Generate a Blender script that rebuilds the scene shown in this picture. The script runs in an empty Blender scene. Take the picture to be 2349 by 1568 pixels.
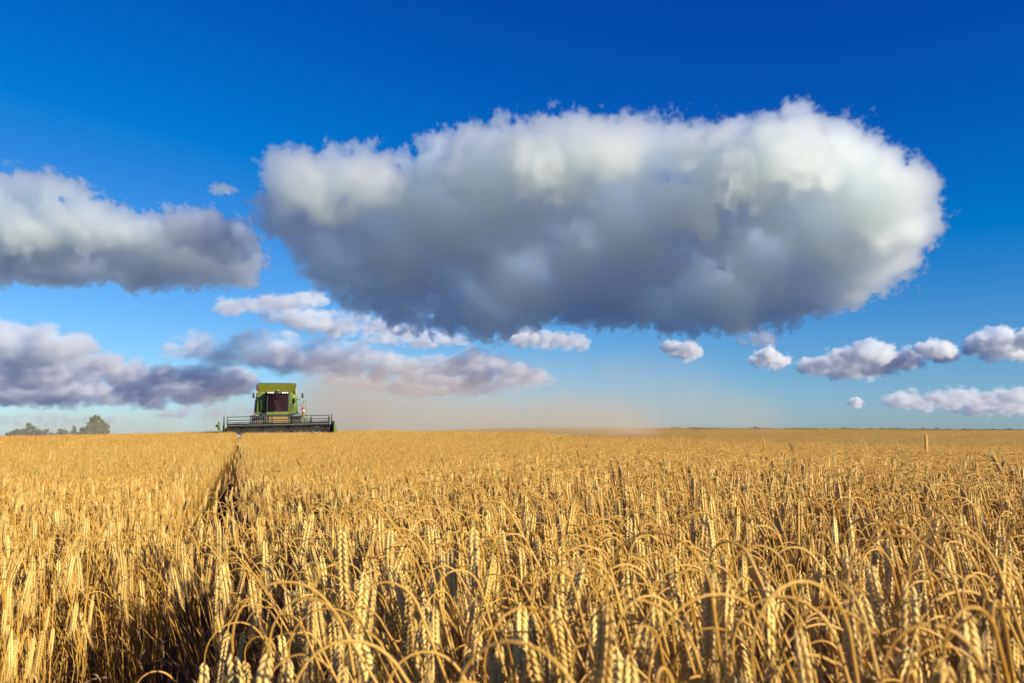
import bpy, bmesh, math, random
import numpy as np
from mathutils import Vector, Matrix, noise as mnoise

R = math.radians
scene = bpy.context.scene
COL = scene.collection
rng = np.random.default_rng(7)
random.seed(7)

# ------------------------------------------------------------------ camera
FPX, CX, CY = 1827.0, 1174.5, 784.0          # focal length and centre, in units of a 2349 px wide picture
EYE = Vector((0.0, 0.0, 1.33))
PITCH = math.atan((983.0 - CY) / FPX)
cam_data = bpy.data.cameras.new("camera")
cam = bpy.data.objects.new("camera", cam_data)
COL.objects.link(cam)
cam.location = EYE
cam.rotation_euler = (R(90) + PITCH, 0, 0)
cam_data.sensor_width = 36.0
cam_data.lens = 36.0 * FPX / 2349.0
cam_data.clip_start = 0.05
cam_data.clip_end = 60000
cam_data.dof.use_dof = True
cam_data.dof.focus_distance = 6.5
cam_data.dof.aperture_fstop = 8.0
scene.camera = cam


def ray(px, py):
    """Direction of sight through a point of the photograph (2349 px wide), scaled so that y = 1."""
    x, u, f = (px - CX) / FPX, (CY - py) / FPX, 1.0
    y = f * math.cos(PITCH) - u * math.sin(PITCH)
    z = f * math.sin(PITCH) + u * math.cos(PITCH)
    return np.array((x / y, 1.0, z / y))


# ------------------------------------------------------------------ sun, sky, exposure
SUN_AZ = R(52)        # to the right of straight behind the camera
SUN_EL = R(20)
sun_dir = Vector((math.sin(SUN_AZ) * math.cos(SUN_EL), -math.cos(SUN_AZ) * math.cos(SUN_EL), math.sin(SUN_EL)))
ld = bpy.data.lights.new("sun", "SUN")
ld.energy = 5.0
ld.angle = R(0.5)
ld.color = (1.0, 0.85, 0.66)
sun = bpy.data.objects.new("sun", ld)
COL.objects.link(sun)
sun.rotation_euler = sun_dir.to_track_quat("Z", "Y").to_euler()

world = bpy.data.worlds.new("World")
scene.world = world
world.use_nodes = True
wn, wl = world.node_tree.nodes, world.node_tree.links
bg = wn["Background"]
sky = wn.new("ShaderNodeTexSky")
sky.sky_type = "NISHITA"
sky.sun_disc = False
sky.sun_elevation = SUN_EL
sky.sun_rotation = math.atan2(sun_dir.x, sun_dir.y)
sky.altitude = 200
sky.air_density = 1.0
sky.dust_density = 0.15
sky.ozone_density = 2.5
# the deep, polarised blue of the photographed sky: more contrast between the channels
gr = wn.new("ShaderNodeVectorMath")
gr.operation = "MULTIPLY_ADD"
gr.inputs[1].default_value = (0.76, 0.98, 1.185)
gr.inputs[2].default_value = (-1.25, -0.85, 0.78)
mx = wn.new("ShaderNodeVectorMath")
mx.operation = "MAXIMUM"
mx.inputs[1].default_value = (0.01, 0.05, 0.1)
wl.new(sky.outputs[0], gr.inputs[0])
wl.new(gr.outputs[0], mx.inputs[0])
wl.new(mx.outputs[0], bg.inputs["Color"])
bg.inputs["Strength"].default_value = 0.06

vs = scene.view_settings
vs.view_transform = "Standard"
vs.look = "None"
vs.exposure = 0.7
vs.gamma = 1.0
cy = scene.cycles
cy.use_denoising = True
cy.denoiser = "OPENIMAGEDENOISE"
cy.use_adaptive_sampling = True
cy.adaptive_threshold = 0.015
cy.max_bounces = 72
cy.diffuse_bounces = 3
cy.glossy_bounces = 2
cy.transmission_bounces = 4
cy.transparent_max_bounces = 12
cy.volume_bounces = 72
cy.volume_step_rate = 3.5
cy.volume_max_steps = 256
cy.sample_clamp_indirect = 6.0


# ------------------------------------------------------------------ helpers
def tag(o, label=None, cat=None, group=None, kind=None):
    if label:
        o["label"] = label
    if cat:
        o["category"] = cat
    if group:
        o["group"] = group
    if kind:
        o["kind"] = kind
    return o


def mesh_obj(name, verts, faces, mat, parent=None, smooth=False, link=True):
    me = bpy.data.meshes.new(name)
    me.from_pydata([tuple(v) for v in verts], [], faces)
    if smooth:
        me.shade_smooth()
    for m in mat if isinstance(mat, (list, tuple)) else (mat,):
        me.materials.append(m)
    o = bpy.data.objects.new(name, me)
    if link:
        COL.objects.link(o)
    if parent:
        o.parent = parent
    return o


def nodes_of(m):
    m.use_nodes = True
    return m.node_tree.nodes, m.node_tree.links, m.node_tree.nodes["Principled BSDF"]


def plain_mat(name, col, rough=0.5, metal=0.0, spec=0.5, jitter=0.0, scale=3.0, dirt=None, dirt_amt=0.5):
    """A paint or bare material with a faint large mottling and optional dust of colour DIRT."""
    m = bpy.data.materials.new(name)
    n, l, p = nodes_of(m)
    p.inputs["Roughness"].default_value = rough
    p.inputs["Metallic"].default_value = metal
    p.inputs["Specular IOR Level"].default_value = spec
    tc = n.new("ShaderNodeTexCoord")
    nz = n.new("ShaderNodeTexNoise")
    nz.inputs["Scale"].default_value = scale
    nz.inputs["Detail"].default_value = 5
    l.new(tc.outputs["Object"], nz.inputs["Vector"])
    rp = n.new("ShaderNodeValToRGB")
    rp.color_ramp.elements[0].position = 0.35
    rp.color_ramp.elements[1].position = 0.70
    a = [c * (1 - jitter) for c in col]
    b = [min(1, c * (1 + jitter)) for c in col]
    if dirt:
        b = [c * (1 - dirt_amt) + d * dirt_amt for c, d in zip(col, dirt)]
    rp.color_ramp.elements[0].color = (*a, 1)
    rp.color_ramp.elements[1].color = (*b, 1)
    l.new(nz.outputs[0], rp.inputs[0])
    l.new(rp.outputs[0], p.inputs["Base Color"])
    return m


# ------------------------------------------------------------------ terrain
def ridge(x):
    return np.interp(x, [-60, -31, -15, -6, 5, 30, 80], [68, 64, 62, 68, 82, 100, 120])


def ridge_height(x):
    return np.interp(x, [-70, -36, -18, -11, -4, 5, 40, 80], [-1.6, -0.78, 0.50, 0.52, 1.05, 1.22, 1.1, 0.85])


def ground_z(x, y):
    x, y = np.asarray(x, float), np.asarray(y, float)
    c, a = ridge(x), ridge_height(x)
    t = np.clip(y / c, 0, 1)
    up = a * t ** 2.6
    d = np.maximum(y - c, 0)
    return up - 0.03 * d * d / (d + 30)


def cut_edge(x):
    """y of the border between the standing grain and the stubble, for x in metres."""
    return np.interp(x, [-40, -12.4, -11.8, 2.5, 8, 14, 30], [400, 400, 54, 33, 22, 16, 7])


def soil_material():
    m = bpy.data.materials.new("stubble_ground")
    n, l, p = nodes_of(m)
    p.inputs["Roughness"].default_value = 0.95
    p.inputs["Specular IOR Level"].default_value = 0.1
    geo = n.new("ShaderNodeNewGeometry")
    mp = n.new("ShaderNodeMapping")
    mp.inputs["Rotation"].default_value = (0, 0, R(-72))
    mp.inputs["Scale"].default_value = (0.05, 1.0, 1.0)
    l.new(geo.outputs["Position"], mp.inputs[0])
    rows = n.new("ShaderNodeTexNoise")
    rows.inputs["Scale"].default_value = 1.3
    rows.inputs["Detail"].default_value = 6
    l.new(mp.outputs[0], rows.inputs["Vector"])
    fine = n.new("ShaderNodeTexNoise")
    fine.inputs["Scale"].default_value = 9
    fine.inputs["Detail"].default_value = 6
    l.new(geo.outputs["Position"], fine.inputs["Vector"])
    ad = n.new("ShaderNodeMath")
    ad.operation = "MULTIPLY_ADD"
    ad.inputs[1].default_value = 0.6
    l.new(rows.outputs[0], ad.inputs[0])
    mu = n.new("ShaderNodeMath")
    mu.operation = "MULTIPLY"
    mu.inputs[1].default_value = 0.4
    l.new(fine.outputs[0], mu.inputs[0])
    l.new(mu.outputs[0], ad.inputs[2])
    rp = n.new("ShaderNodeValToRGB")
    e = rp.color_ramp.elements
    e[0].position, e[0].color = 0.36, (0.16, 0.105, 0.045, 1)
    e[1].position, e[1].color = 0.66, (0.50, 0.335, 0.10, 1)
    k = e.new(0.5)
    k.color = (0.37, 0.24, 0.07, 1)
    l.new(ad.outputs[0], rp.inputs[0])
    # beyond the field: a patchwork of other fields, meadow and wood
    patch = n.new("ShaderNodeTexVoronoi")
    patch.inputs["Scale"].default_value = 0.004
    l.new(geo.outputs["Position"], patch.inputs["Vector"])
    pr = n.new("ShaderNodeValToRGB")
    pr.color_ramp.interpolation = "CONSTANT"
    for q, c in ((0.0, (0.20, 0.21, 0.10)), (0.35, (0.25, 0.25, 0.12)), (0.6, (0.52, 0.43, 0.24)), (0.8, (0.15, 0.17, 0.08))):
        el = pr.color_ramp.elements.new(q)
        el.color = (*c, 1)
    l.new(patch.outputs["Color"], pr.inputs[0])
    ln = n.new("ShaderNodeVectorMath")
    ln.operation = "LENGTH"
    l.new(geo.outputs["Position"], ln.inputs[0])
    far = n.new("ShaderNodeMapRange")
    far.inputs["From Min"].default_value = 190
    far.inputs["From Max"].default_value = 200
    l.new(ln.outputs["Value"], far.inputs["Value"])
    mixc = n.new("ShaderNodeMix")
    mixc.data_type = "RGBA"
    l.new(far.outputs[0], mixc.inputs[0])
    l.new(rp.outputs[0], mixc.inputs[6])
    l.new(pr.outputs[0], mixc.inputs[7])
    # bare soil under the standing grain, coloured extra dark to deepen the shade there
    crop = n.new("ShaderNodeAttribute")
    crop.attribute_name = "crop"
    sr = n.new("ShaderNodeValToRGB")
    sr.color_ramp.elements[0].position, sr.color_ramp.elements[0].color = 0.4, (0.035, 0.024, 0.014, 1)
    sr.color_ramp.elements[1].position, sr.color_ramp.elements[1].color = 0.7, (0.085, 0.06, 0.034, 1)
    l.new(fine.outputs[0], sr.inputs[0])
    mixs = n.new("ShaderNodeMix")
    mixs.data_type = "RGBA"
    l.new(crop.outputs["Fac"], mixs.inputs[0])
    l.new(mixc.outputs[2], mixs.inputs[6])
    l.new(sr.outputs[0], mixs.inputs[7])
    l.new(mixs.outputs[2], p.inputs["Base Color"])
    bp = n.new("ShaderNodeBump")
    bp.inputs["Strength"].default_value = 0.6
    bp.inputs["Distance"].default_value = 0.08
    l.new(ad.outputs[0], bp.inputs["Height"])
    l.new(bp.outputs[0], p.inputs["Normal"])
    return m


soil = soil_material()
gx = np.concatenate([-np.geomspace(3500, 60, 18)[:-1], np.linspace(-60, 90, 101), np.geomspace(90, 3500, 18)[1:]])
gy = np.concatenate([-np.geomspace(1500, 5, 14), np.linspace(0, 150, 101), np.geomspace(150, 5000, 24)[1:]])
GX, GY = np.meshgrid(gx, gy)
GZ = ground_z(GX, GY)
nx, ny = len(gx), len(gy)
gv = np.stack([GX, GY, GZ], -1).reshape(-1, 3)
gf = [(j * nx + i, j * nx + i + 1, (j + 1) * nx + i + 1, (j + 1) * nx + i) for j in range(ny - 1) for i in range(nx - 1)]
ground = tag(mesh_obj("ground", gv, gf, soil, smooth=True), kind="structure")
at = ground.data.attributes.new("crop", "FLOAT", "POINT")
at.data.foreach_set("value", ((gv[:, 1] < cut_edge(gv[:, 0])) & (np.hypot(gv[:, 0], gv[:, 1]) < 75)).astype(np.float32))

# ------------------------------------------------------------------ ripe grain
def straw_material(name, lo, hi, rough=0.55, trans=0.0):
    """Dry straw: each stalk its own tone, with a faint streak along it."""
    m = bpy.data.materials.new(name)
    n, l, p = nodes_of(m)
    p.inputs["Roughness"].default_value = rough
    p.inputs["Specular IOR Level"].default_value = 0.3
    oi = n.new("ShaderNodeObjectInfo")
    tc = n.new("ShaderNodeTexCoord")
    nz = n.new("ShaderNodeTexNoise")
    nz.inputs["Scale"].default_value = 60
    nz.inputs["Detail"].default_value = 3
    l.new(tc.outputs["Object"], nz.inputs["Vector"])
    a = n.new("ShaderNodeMath")
    a.operation = "MULTIPLY_ADD"
    a.inputs[1].default_value = 0.9
    a.inputs[2].default_value = -0.2
    l.new(nz.outputs[0], a.inputs[0])
    b = n.new("ShaderNodeMath")
    b.operation = "MULTIPLY_ADD"
    b.inputs[1].default_value = 0.55
    l.new(oi.outputs["Random"], b.inputs[0])
    l.new(a.outputs[0], b.inputs[2])
    rp = n.new("ShaderNodeValToRGB")
    rp.color_ramp.elements[0].position = 0.1
    rp.color_ramp.elements[0].color = (*lo, 1)
    rp.color_ramp.elements[1].position = 0.85
    rp.color_ramp.elements[1].color = (*hi, 1)
    old = rp.color_ramp.elements.new(0.0)                 # here and there a weathered, grey brown stalk
    old.color = (lo[0] * 0.52, lo[1] * 0.58, lo[2] * 0.9, 1)
    l.new(b.outputs[0], rp.inputs[0])
    l.new(rp.outputs[0], p.inputs["Base Color"])
    return m


m_ear = straw_material("ripe_ear", (0.52, 0.325, 0.07), (0.81, 0.60, 0.21))
m_stem = straw_material("straw_stem", (0.37, 0.175, 0.016), (0.62, 0.385, 0.085), 0.42)
m_awn = straw_material("awn", (0.45, 0.28, 0.07), (0.70, 0.49, 0.16))
m_leaf = straw_material("dry_leaf", (0.36, 0.22, 0.07), (0.62, 0.44, 0.19), 0.6)
GRAIN_MATS = (m_stem, m_ear, m_awn, m_leaf)


class Geo:
    def __init__(self):
        self.v, self.f, self.m = [], [], []
        self.n = 0

    def add(self, v, f, m):
        self.v.extend(v)
        self.f.extend([tuple(i + self.n for i in q) for q in f])
        self.m.extend([m] * len(f))
        self.n += len(v)

    def merged(self, other):
        self.add(other.v, other.f, 0)
        self.m[-len(other.m):] = other.m

    def obj(self, name, parent=None, link=True, mats=GRAIN_MATS):
        me = bpy.data.meshes.new(name)
        me.from_pydata([tuple(q) for q in self.v], [], self.f)
        used = sorted(set(self.m))
        for k in used:
            me.materials.append(mats[k])
        me.polygons.foreach_set("material_index", [used.index(k) for k in self.m])
        me.shade_smooth()
        o = bpy.data.objects.new(name, me)
        if link:
            COL.objects.link(o)
        if parent:
            o.parent = parent
        return o


def frame_of(t, ref=(0, 1, 0)):
    t = t / np.linalg.norm(t)
    s = np.cross(t, ref)
    s /= np.linalg.norm(s) + 1e-9
    return t, s, np.cross(s, t)


def tube_geo(g, path, radii, sides, m):
    v, f = [], []
    k = len(path)
    for i, p in enumerate(path):
        t = path[min(i + 1, k - 1)] - path[max(i - 1, 0)]
        t, s, u = frame_of(t)
        for j in range(sides):
            a = 2 * math.pi * j / sides
            v.append(p + radii[i] * (math.cos(a) * s + math.sin(a) * u))
    for i in range(k - 1):
        for j in range(sides):
            q = (j + 1) % sides
            f.append((i * sides + j, i * sides + q, (i + 1) * sides + q, (i + 1) * sides + j))
    g.add(v, f, m)


def drop_geo(g, p, axis, up, length, w, h, sides, rings, m):
    """A grain: a teardrop from P along AXIS, widest near its foot."""
    t, s, u = frame_of(axis, up)
    v, f = [p], []
    prof = {1: [(0.38, 1.0)], 2: [(0.2, 0.85), (0.6, 0.8)], 3: [(0.12, 0.7), (0.36, 1.0), (0.72, 0.62)]}[rings]
    for a_, r_ in prof:
        for j in range(sides):
            a = 2 * math.pi * j / sides
            v.append(p + t * length * a_ + r_ * (w * math.cos(a) * s + h * math.sin(a) * u))
    v.append(p + t * length)
    e = len(v) - 1
    for j in range(sides):
        q = (j + 1) % sides
        f.append((0, 1 + q, 1 + j))
        for i in range(len(prof) - 1):
            b0, b1 = 1 + i * sides, 1 + (i + 1) * sides
            f.append((b0 + j, b0 + q, b1 + q, b1 + j))
        b0 = 1 + (len(prof) - 1) * sides
        f.append((b0 + j, b0 + q, e))
    g.add(v, f, m)


def stalk_path(r, height, lean, arch, turn, kink):
    """Centre line of a stem that leans and then arches over towards -x; returns the points and the heading at the tip."""
    pts = [np.zeros(3)]
    ang = lean * 0.3
    straight = height - arch * 0.9
    n1 = 7
    side = r.uniform(-0.05, 0.05)
    for i in range(n1):
        ang += lean * 1.0 / n1
        st = straight / n1
        pts.append(pts[-1] + st * np.array((-math.sin(ang), side * (i / n1), math.cos(ang))))
    n2 = 11
    length = arch * turn * 1.0
    for i in range(n2):
        k = (i + 0.5) / n2
        ang += (turn - 0.0) / n2 * (0.55 + 0.9 * math.sin(math.pi * k) * kink + (1 - kink) * 0.45)
        pts.append(pts[-1] + length / n2 * np.array((-math.sin(ang), side, math.cos(ang))))
    return pts, ang


def make_stalk(seed, detail, height=1.0, lean=None, arch=None, turn=None, ear_len=None, leaf=True):
    r = random.Random(seed)
    lean = r.uniform(0.08, 0.42) if lean is None else lean
    arch = r.uniform(0.018, 0.054) if arch is None else arch
    turn = (r.uniform(2.75, 3.2) - 1.3 * lean) / 1.06 if turn is None else turn
    ear_len = r.uniform(0.078, 0.112) if ear_len is None else ear_len
    pts, ang = stalk_path(r, height, lean, arch, turn, r.uniform(0.4, 1.0))
    top = max(p[2] for p in pts)
    stem, ear, awn, lf = Geo(), Geo(), Geo(), Geo()
    sides = (6, 4, 3)[detail]
    k = len(pts)
    if detail == 2:
        keep = [0, 7, 10, 12, 14, 16, 18]
        sp = [pts[i] for i in keep]
    else:
        sp = pts
    w = 1.0 if detail < 2 else 1.35
    rad = [w * float(np.interp(i / (len(sp) - 1), [0, 0.4, 0.75, 1], [0.0016, 0.0014, 0.0010, 0.0008])) for i in range(len(sp))]
    tube_geo(stem, sp, rad, sides, 0)
    # the ear: follows on from the tip of the stem, still curving a little downwards
    n = (14, 9, 6)[detail]
    hang = r.uniform(-0.12, 0.12)
    sway = r.uniform(-0.12, 0.12)
    p = np.array(pts[-1])
    twist = r.uniform(-0.9, 0.9)
    for i in range(n):
        s = i / (n - 1)
        a = ang + hang * s
        t = np.array((-math.sin(a), sway, math.cos(a)))
        tt, sd, up = frame_of(t)
        c, q = math.cos(twist), math.sin(twist)
        sd, up = c * sd + q * up, -q * sd + c * up
        fat = float(np.interp(s, [0, 0.12, 0.5, 0.85, 1], [0.55, 0.95, 1.0, 0.8, 0.5]))
        gl = (0.0128, 0.0180, 0.024)[detail] * (0.8 + 0.2 * fat)
        gw = (0.0027, 0.0034, 0.0047)[detail] * fat
        for sg in (-1, 1):
            base = p + tt * (0.5 * (sg > 0)) * ear_len / n
            jit = r.uniform(-0.06, 0.06)
            if detail == 2:
                drop_geo(ear, base + sd * sg * 0.002, tt + sd * sg * 0.22, up, gl, gw, gw * 0.9, 4, 1, 1)
                continue
            for fr in (-1, 1):
                ax = tt + sd * sg * (0.50 + jit) + up * fr * 0.20
                drop_geo(ear, base + sd * sg * 0.0012 + up * fr * 0.0013, ax, up, gl, gw, gw * 0.72, (6, 4)[detail], (3, 1)[detail], 1)
            for _ in range(3 if detail == 0 else 1):
                tip = base + (tt + sd * sg * 0.5 * r.uniform(0.2, 1.0)) * gl * 0.9
                al = r.uniform(0.026, 0.052) * (0.6 + 0.6 * s)
                d = tt + sd * sg * r.uniform(0.16, 0.42) + up * r.uniform(-0.25, 0.25)
                d = d / np.linalg.norm(d)
                o = np.cross(d, np.array((0.3, 1, 0.2)))
                o = o / np.linalg.norm(o) * (0.00042 if detail == 0 else 0.0006)
                awn.add([tip - o, tip + o, tip + d * al], [(0, 1, 2)], 2)
        p = p + tt * ear_len / n
    if leaf and detail < 2:
        for _ in range(1):
            h = r.uniform(0.35, 0.72)
            b = np.array([np.interp(h * top, [q[2] for q in pts[:8]], [q[c] for q in pts[:8]]) for c in (0, 1, 2)])
            az = r.uniform(0, 6.28)
            out = np.array((math.cos(az), math.sin(az), 0.0))
            sd = np.array((-math.sin(az), math.cos(az), 0.0))
            ln, el, bend = r.uniform(0.10, 0.22), r.uniform(0.4, 1.2), r.uniform(1.2, 2.8)
            v, f = [], []
            kx = 7
            for i in range(kx):
                s = i / (kx - 1)
                wd = 0.0035 * (1 - s ** 2) + 0.0003
                tw = s * r.uniform(-0.2, 1.2)
                sv = sd * math.cos(tw) + np.array((0, 0, 1)) * math.sin(tw)
                v += [b - sv * wd, b + sv * wd]
                e2 = el - bend * s
                b = b + ln / kx * (out * math.cos(e2) + np.array((0, 0, math.sin(e2))))
            f = [(2 * i, 2 * i + 1, 2 * i + 3, 2 * i + 2) for i in range(kx - 1)]
            lf.add(v, f, 3)
    ti = max(range(k), key=lambda i: pts[i][2])
    hi = np.array(pts[ti]) if pts[ti][2] > p[2] else np.array(p)
    return dict(stem=stem, ear=ear, awn=awn, leaf=lf, top=hi)


def lane_x(y):
    return -0.15 - 0.335 * np.asarray(y, float)


def crop_height(x, y):
    h = np.interp(x, [-30, -4, -1.2, -0.5, 0.3, 2, 8], [0.98, 0.93, 0.98, 1.05, 1.11, 1.15, 1.15])
    h = h + np.interp(y, [0.8, 1.6], [0.06, 0.0]) * np.interp(x, [-0.6, 0], [0, 1])
    h = h - 0.05 * np.interp(y, [2.2, 2.8], [1, 0]) * np.interp(x, [-0.8, -0.5], [1, 0])
    h = h - np.interp(y, [4, 8, 16], [0, 0.07, 0.22]) * np.interp(x, [-2, 3], [0, 1])
    return h - 0.08 * np.interp(y, [20, 42], [0, 1]) * np.interp(x, [-11, -4], [1, 0])


def keep_grain(x, y, z=0):
    """Where grain stands: not in the wheel track, not where it is cut, not under the photographer or the machine."""
    # the grain leans over the track from the right, so its feet keep further away on that side
    left = np.interp(y, [0, 1.2, 2.8, 2.9, 3.4, 3.5, 5, 10, 60], [0.36, 0.38, 0.36, 0.10, 0.10, 0.28, 0.27, 0.24, 0.26])
    right = np.interp(y, [0, 1.2, 2.8, 2.9, 3.4, 3.5, 4.5, 5.2, 10, 60], [0.60, 0.64, 0.64, 0.06, 0.06, 0.92, 0.92, 0.58, 0.48, 0.48])
    d = x - lane_x(y)
    k = 0.85 + 0.3 * rng.random(np.shape(x))
    track = (d > -left * k) & (d < right * k)
    cut = y > cut_edge(x) + 0.5 * np.sin(x * 1.7)
    me = x * x + y * y < 0.58 ** 2
    hole = (x - 0.80) ** 2 + ((y - 1.75) * 0.8) ** 2 < 0.26 ** 2
    mach = (y > 46.9) & (x < -10.9) & (x > -21.5)
    return ~(track | cut | me | hole | mach)


def scatter(x0, x1, y0, y1, dens, fan):
    n = int((x1 - x0) * (y1 - y0) * dens)
    x = rng.uniform(x0, x1, n)
    y = rng.uniform(y0, y1, n)
    k = fan(x, y) & keep_grain(x, y)
    return x[k], y[k]


D1, D2 = 7.5, 21.0
pn = scatter(-7, 7, -2.2, D1 + 0.2, 430, lambda x, y: (np.abs(x) < 0.74 * np.maximum(y, 0) + 1.5) & (np.hypot(x, y) < D1))
pm = scatter(-17, 17, 3, D2, 360, lambda x, y: (np.abs(x) < 0.72 * y + 0.6) & (np.hypot(x, y) >= D1) & (np.hypot(x, y) < D2))
pf = scatter(-48, 30, 12, 66, 8.0, lambda x, y: (np.abs(x) < 0.72 * y + 1) & (np.hypot(x, y) >= D2) & (y < ridge(x) + 4))
print("GRAIN", len(pn[0]), len(pm[0]), len(pf[0]))

N_HI, N_MID, N_FAR = 16, 14, 8
protos = []
for i in range(N_HI):
    kw = {}
    if i >= N_HI - 1:                                    # a few ears still stand upright
        kw = dict(turn=random.uniform(0.15, 0.5), lean=random.uniform(0.0, 0.1))
    protos.append(make_stalk(100 + i, 0, **kw))
big = [make_stalk(700 + i, 0, arch=random.uniform(0.052, 0.066), ear_len=random.uniform(0.095, 0.112)) for i in range(6)]
lib = bpy.data.collections.new("grain_library")
hi_parts = []
for i, s in enumerate(protos):
    allg = Geo()
    for part in ("stem", "ear", "awn", "leaf"):
        if s[part].v:
            allg.merged(s[part])
    lib.objects.link(allg.obj("grain_%03d" % i, link=False))
mid = []
for i in range(N_MID):
    kw = dict(turn=random.uniform(0.2, 0.5), lean=random.uniform(0, 0.1)) if i >= N_MID - 1 else {}
    s = make_stalk(300 + i, 1, **kw)
    mid.append(s)
    allg = Geo()
    for part in ("stem", "ear", "awn", "leaf"):
        if s[part].v:
            allg.merged(s[part])
    lib.objects.link(allg.obj("grain_%03d" % (N_HI + i), link=False))
low = [make_stalk(500 + i, 2) for i in range(10)]
for i in range(N_FAR):
    r = random.Random(900 + i)
    allg = Geo()
    for k in range(30):
        s = r.choice(low)
        a, sc = r.gauss(0.0, 0.6), r.uniform(0.86, 1.08)
        c, q = math.cos(a), math.sin(a)
        rot = np.array(((c, -q, 0), (q, c, 0), (0, 0, 1))) * sc
        off = np.array((r.uniform(-0.25, 0.25), r.uniform(-0.25, 0.25), 0))
        g = Geo()
        g.merged(s["stem"])
        g.merged(s["ear"])
        g.v = [rot @ v + off for v in g.v]
        allg.merged(g)
    lib.objects.link(allg.obj("grain_%03d" % (N_HI + N_MID + i), link=False))


def lean_axis(x, y):
    """Heading of the arch about z (0 = towards -x): the wind has laid the grain to the left, less so left of the track."""
    left = x < lane_x(y)
    a = rng.normal(0.05, 0.5, len(x))
    b = rng.normal(0.5, 1.1, len(x))
    return np.where(left, b, a)


def place_set(x, y, first, count, spread, tilt):
    n = len(x)
    idx = rng.integers(first, first + count, n)
    if spread:                                          # upright ears are rare
        idx = np.where((idx == first + count - 1) & (rng.random(n) < 0.97), rng.integers(first, first + count - 1, n), idx)
    az = lean_axis(x, y) if spread else rng.normal(0, 0.35, n)
    h = crop_height(x, y) * np.clip(rng.normal(1.0, 0.052 if first == 0 else 0.036, n), 0.86, 1.065)
    rx, ry = rng.normal(0, tilt, n), rng.normal(0, tilt, n)
    ry = ry - np.where(x > lane_x(y), 0.06, 0.0)
    return np.stack([x, y, ground_z(x, y)], 1), idx, np.stack([rx, ry, az], 1), h


sets = [place_set(*pn, 0, N_HI, True, 0.09), place_set(*pm, N_HI, N_MID, True, 0.07), place_set(*pf, N_HI + N_MID, N_FAR, False, 0.03)]

# ---- the stalks that show largest are objects of their own; all the others are one field
PX = sets[0][0]
near_d = np.hypot(PX[:, 0], PX[:, 1])
scr = CX + FPX * PX[:, 0] / np.maximum(PX[:, 1], 0.05)
front = (PX[:, 1] > 0.45) & (scr > -120) & (scr < 2470)
order = [i for i in np.argsort(near_d) if front[i]]
N_OWN = 285
own = set(order[:N_OWN])


def stalk_thing(s, loc, rot, scale, label, group):
    t = bpy.data.objects.new("grain_stalk", None)
    COL.objects.link(t)
    t.empty_display_size = 0.05
    t.location, t.rotation_euler, t.scale = loc, rot, (scale,) * 3
    tag(t, label, "grain stalk", group)
    if "objs" not in s:
        a = s["stem"].obj("stem", t)
        b = s["ear"].obj("ear", t)
        c = s["awn"].obj("awns", b)
        d = s["leaf"].obj("leaf", t) if s["leaf"].v else None
        s["objs"] = (a, b, c, d)
        return t
    a, b, c, d = s["objs"]
    for o in (a, b, d):
        if o:
            q = o.copy()
            COL.objects.link(q)
            q.parent = t
            if o is b:
                w = c.copy()
                COL.objects.link(w)
                w.parent = q
    return t


GROUP = "ripe grain stalks at the near edge of the field"
for i in order[:N_OWN]:
    loc, k, rot, h = PX[i], int(sets[0][1][i]), sets[0][2][i], float(sets[0][3][i])
    x, y = loc[0], loc[1]
    up = k >= N_HI - 1
    side = "left of the dark wheel track" if x < lane_x(y) else ("just right of the dark wheel track" if scr[i] < 1000 else ("in the bottom centre of the field" if scr[i] < 1650 else "in the bottom right of the field"))
    lab = "golden grain stalk with %s ear, close up %s" % ("an upright" if up else "a nodding", side)
    stalk_thing(protos[k], loc, rot, h, lab, GROUP)


def hero(px, py, dist, proto, az, label, tilt=0.0):
    """One stalk whose highest point stands at the given place of the photograph."""
    s = proto if isinstance(proto, dict) else protos[proto]
    top = np.array(EYE) + ray(px, py) * dist
    rot = np.array(Matrix.Rotation(az, 3, "Z") @ Matrix.Rotation(tilt, 3, "Y"))
    h = 1.0
    for _ in range(4):
        base = top - rot @ s["top"] * h
        h *= (top[2] - float(ground_z(base[0], base[1]))) / max(0.3, top[2] - base[2])
    base = top - rot @ s["top"] * h
    base[2] = float(ground_z(base[0], base[1]))
    stalk_thing(s, base, (0, tilt, az), h, label, GROUP)


hero(1440, 1376, 0.80, big[0], 0.0, "big arching grain stalk at the bottom centre with its stem crossing to the right", -0.10)
hero(1620, 1366, 0.74, big[1], 0.3, "big grain stalk right of the bottom centre with a dark orange ear")
hero(650, 1335, 0.95, big[2], 0.1, "highest arching grain stalk over the dark gap at the bottom left", -0.12)
hero(705, 1372, 0.90, big[3], -0.3, "second arching grain stalk over the dark gap at the bottom left", -0.08)
hero(800, 1470, 0.80, big[4], 0.2, "low broad arching grain stalk at the bottom edge right of the dark gap", -0.1)
hero(2200, 1356, 0.85, big[5], 0.2, "large pale arching grain stalk near the bottom right corner")
hero(2330, 1395, 0.70, big[0], -0.5, "largest grain ear, hanging at the right edge in the bottom corner")
hero(2060, 1440, 0.92, big[1], 0.0, "grain stalk with a double curve left of the bottom right corner", -0.06)
hero(1880, 1432, 1.00, big[2], 0.2, "grain stalk with a thin arch in the bottom right, left of the double curve", -0.08)
hero(905, 1212, 1.30, big[3], 0.1, "tall arching grain stalk in the middle left of the bottom centre clump", -0.12)
hero(830, 1148, 1.55, 3, 0.0, "highest arching grain stalk right of the dark wheel track's wide gap", -0.12)
hero(1130, 1150, 1.45, 10, -0.2, "grain stalk with a long ear standing above the centre of the field")
hero(2124, 996, 4.2, N_HI - 1, 1.4, "upright grain ear poking above the stubble skyline on the right", 0.0)

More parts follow.
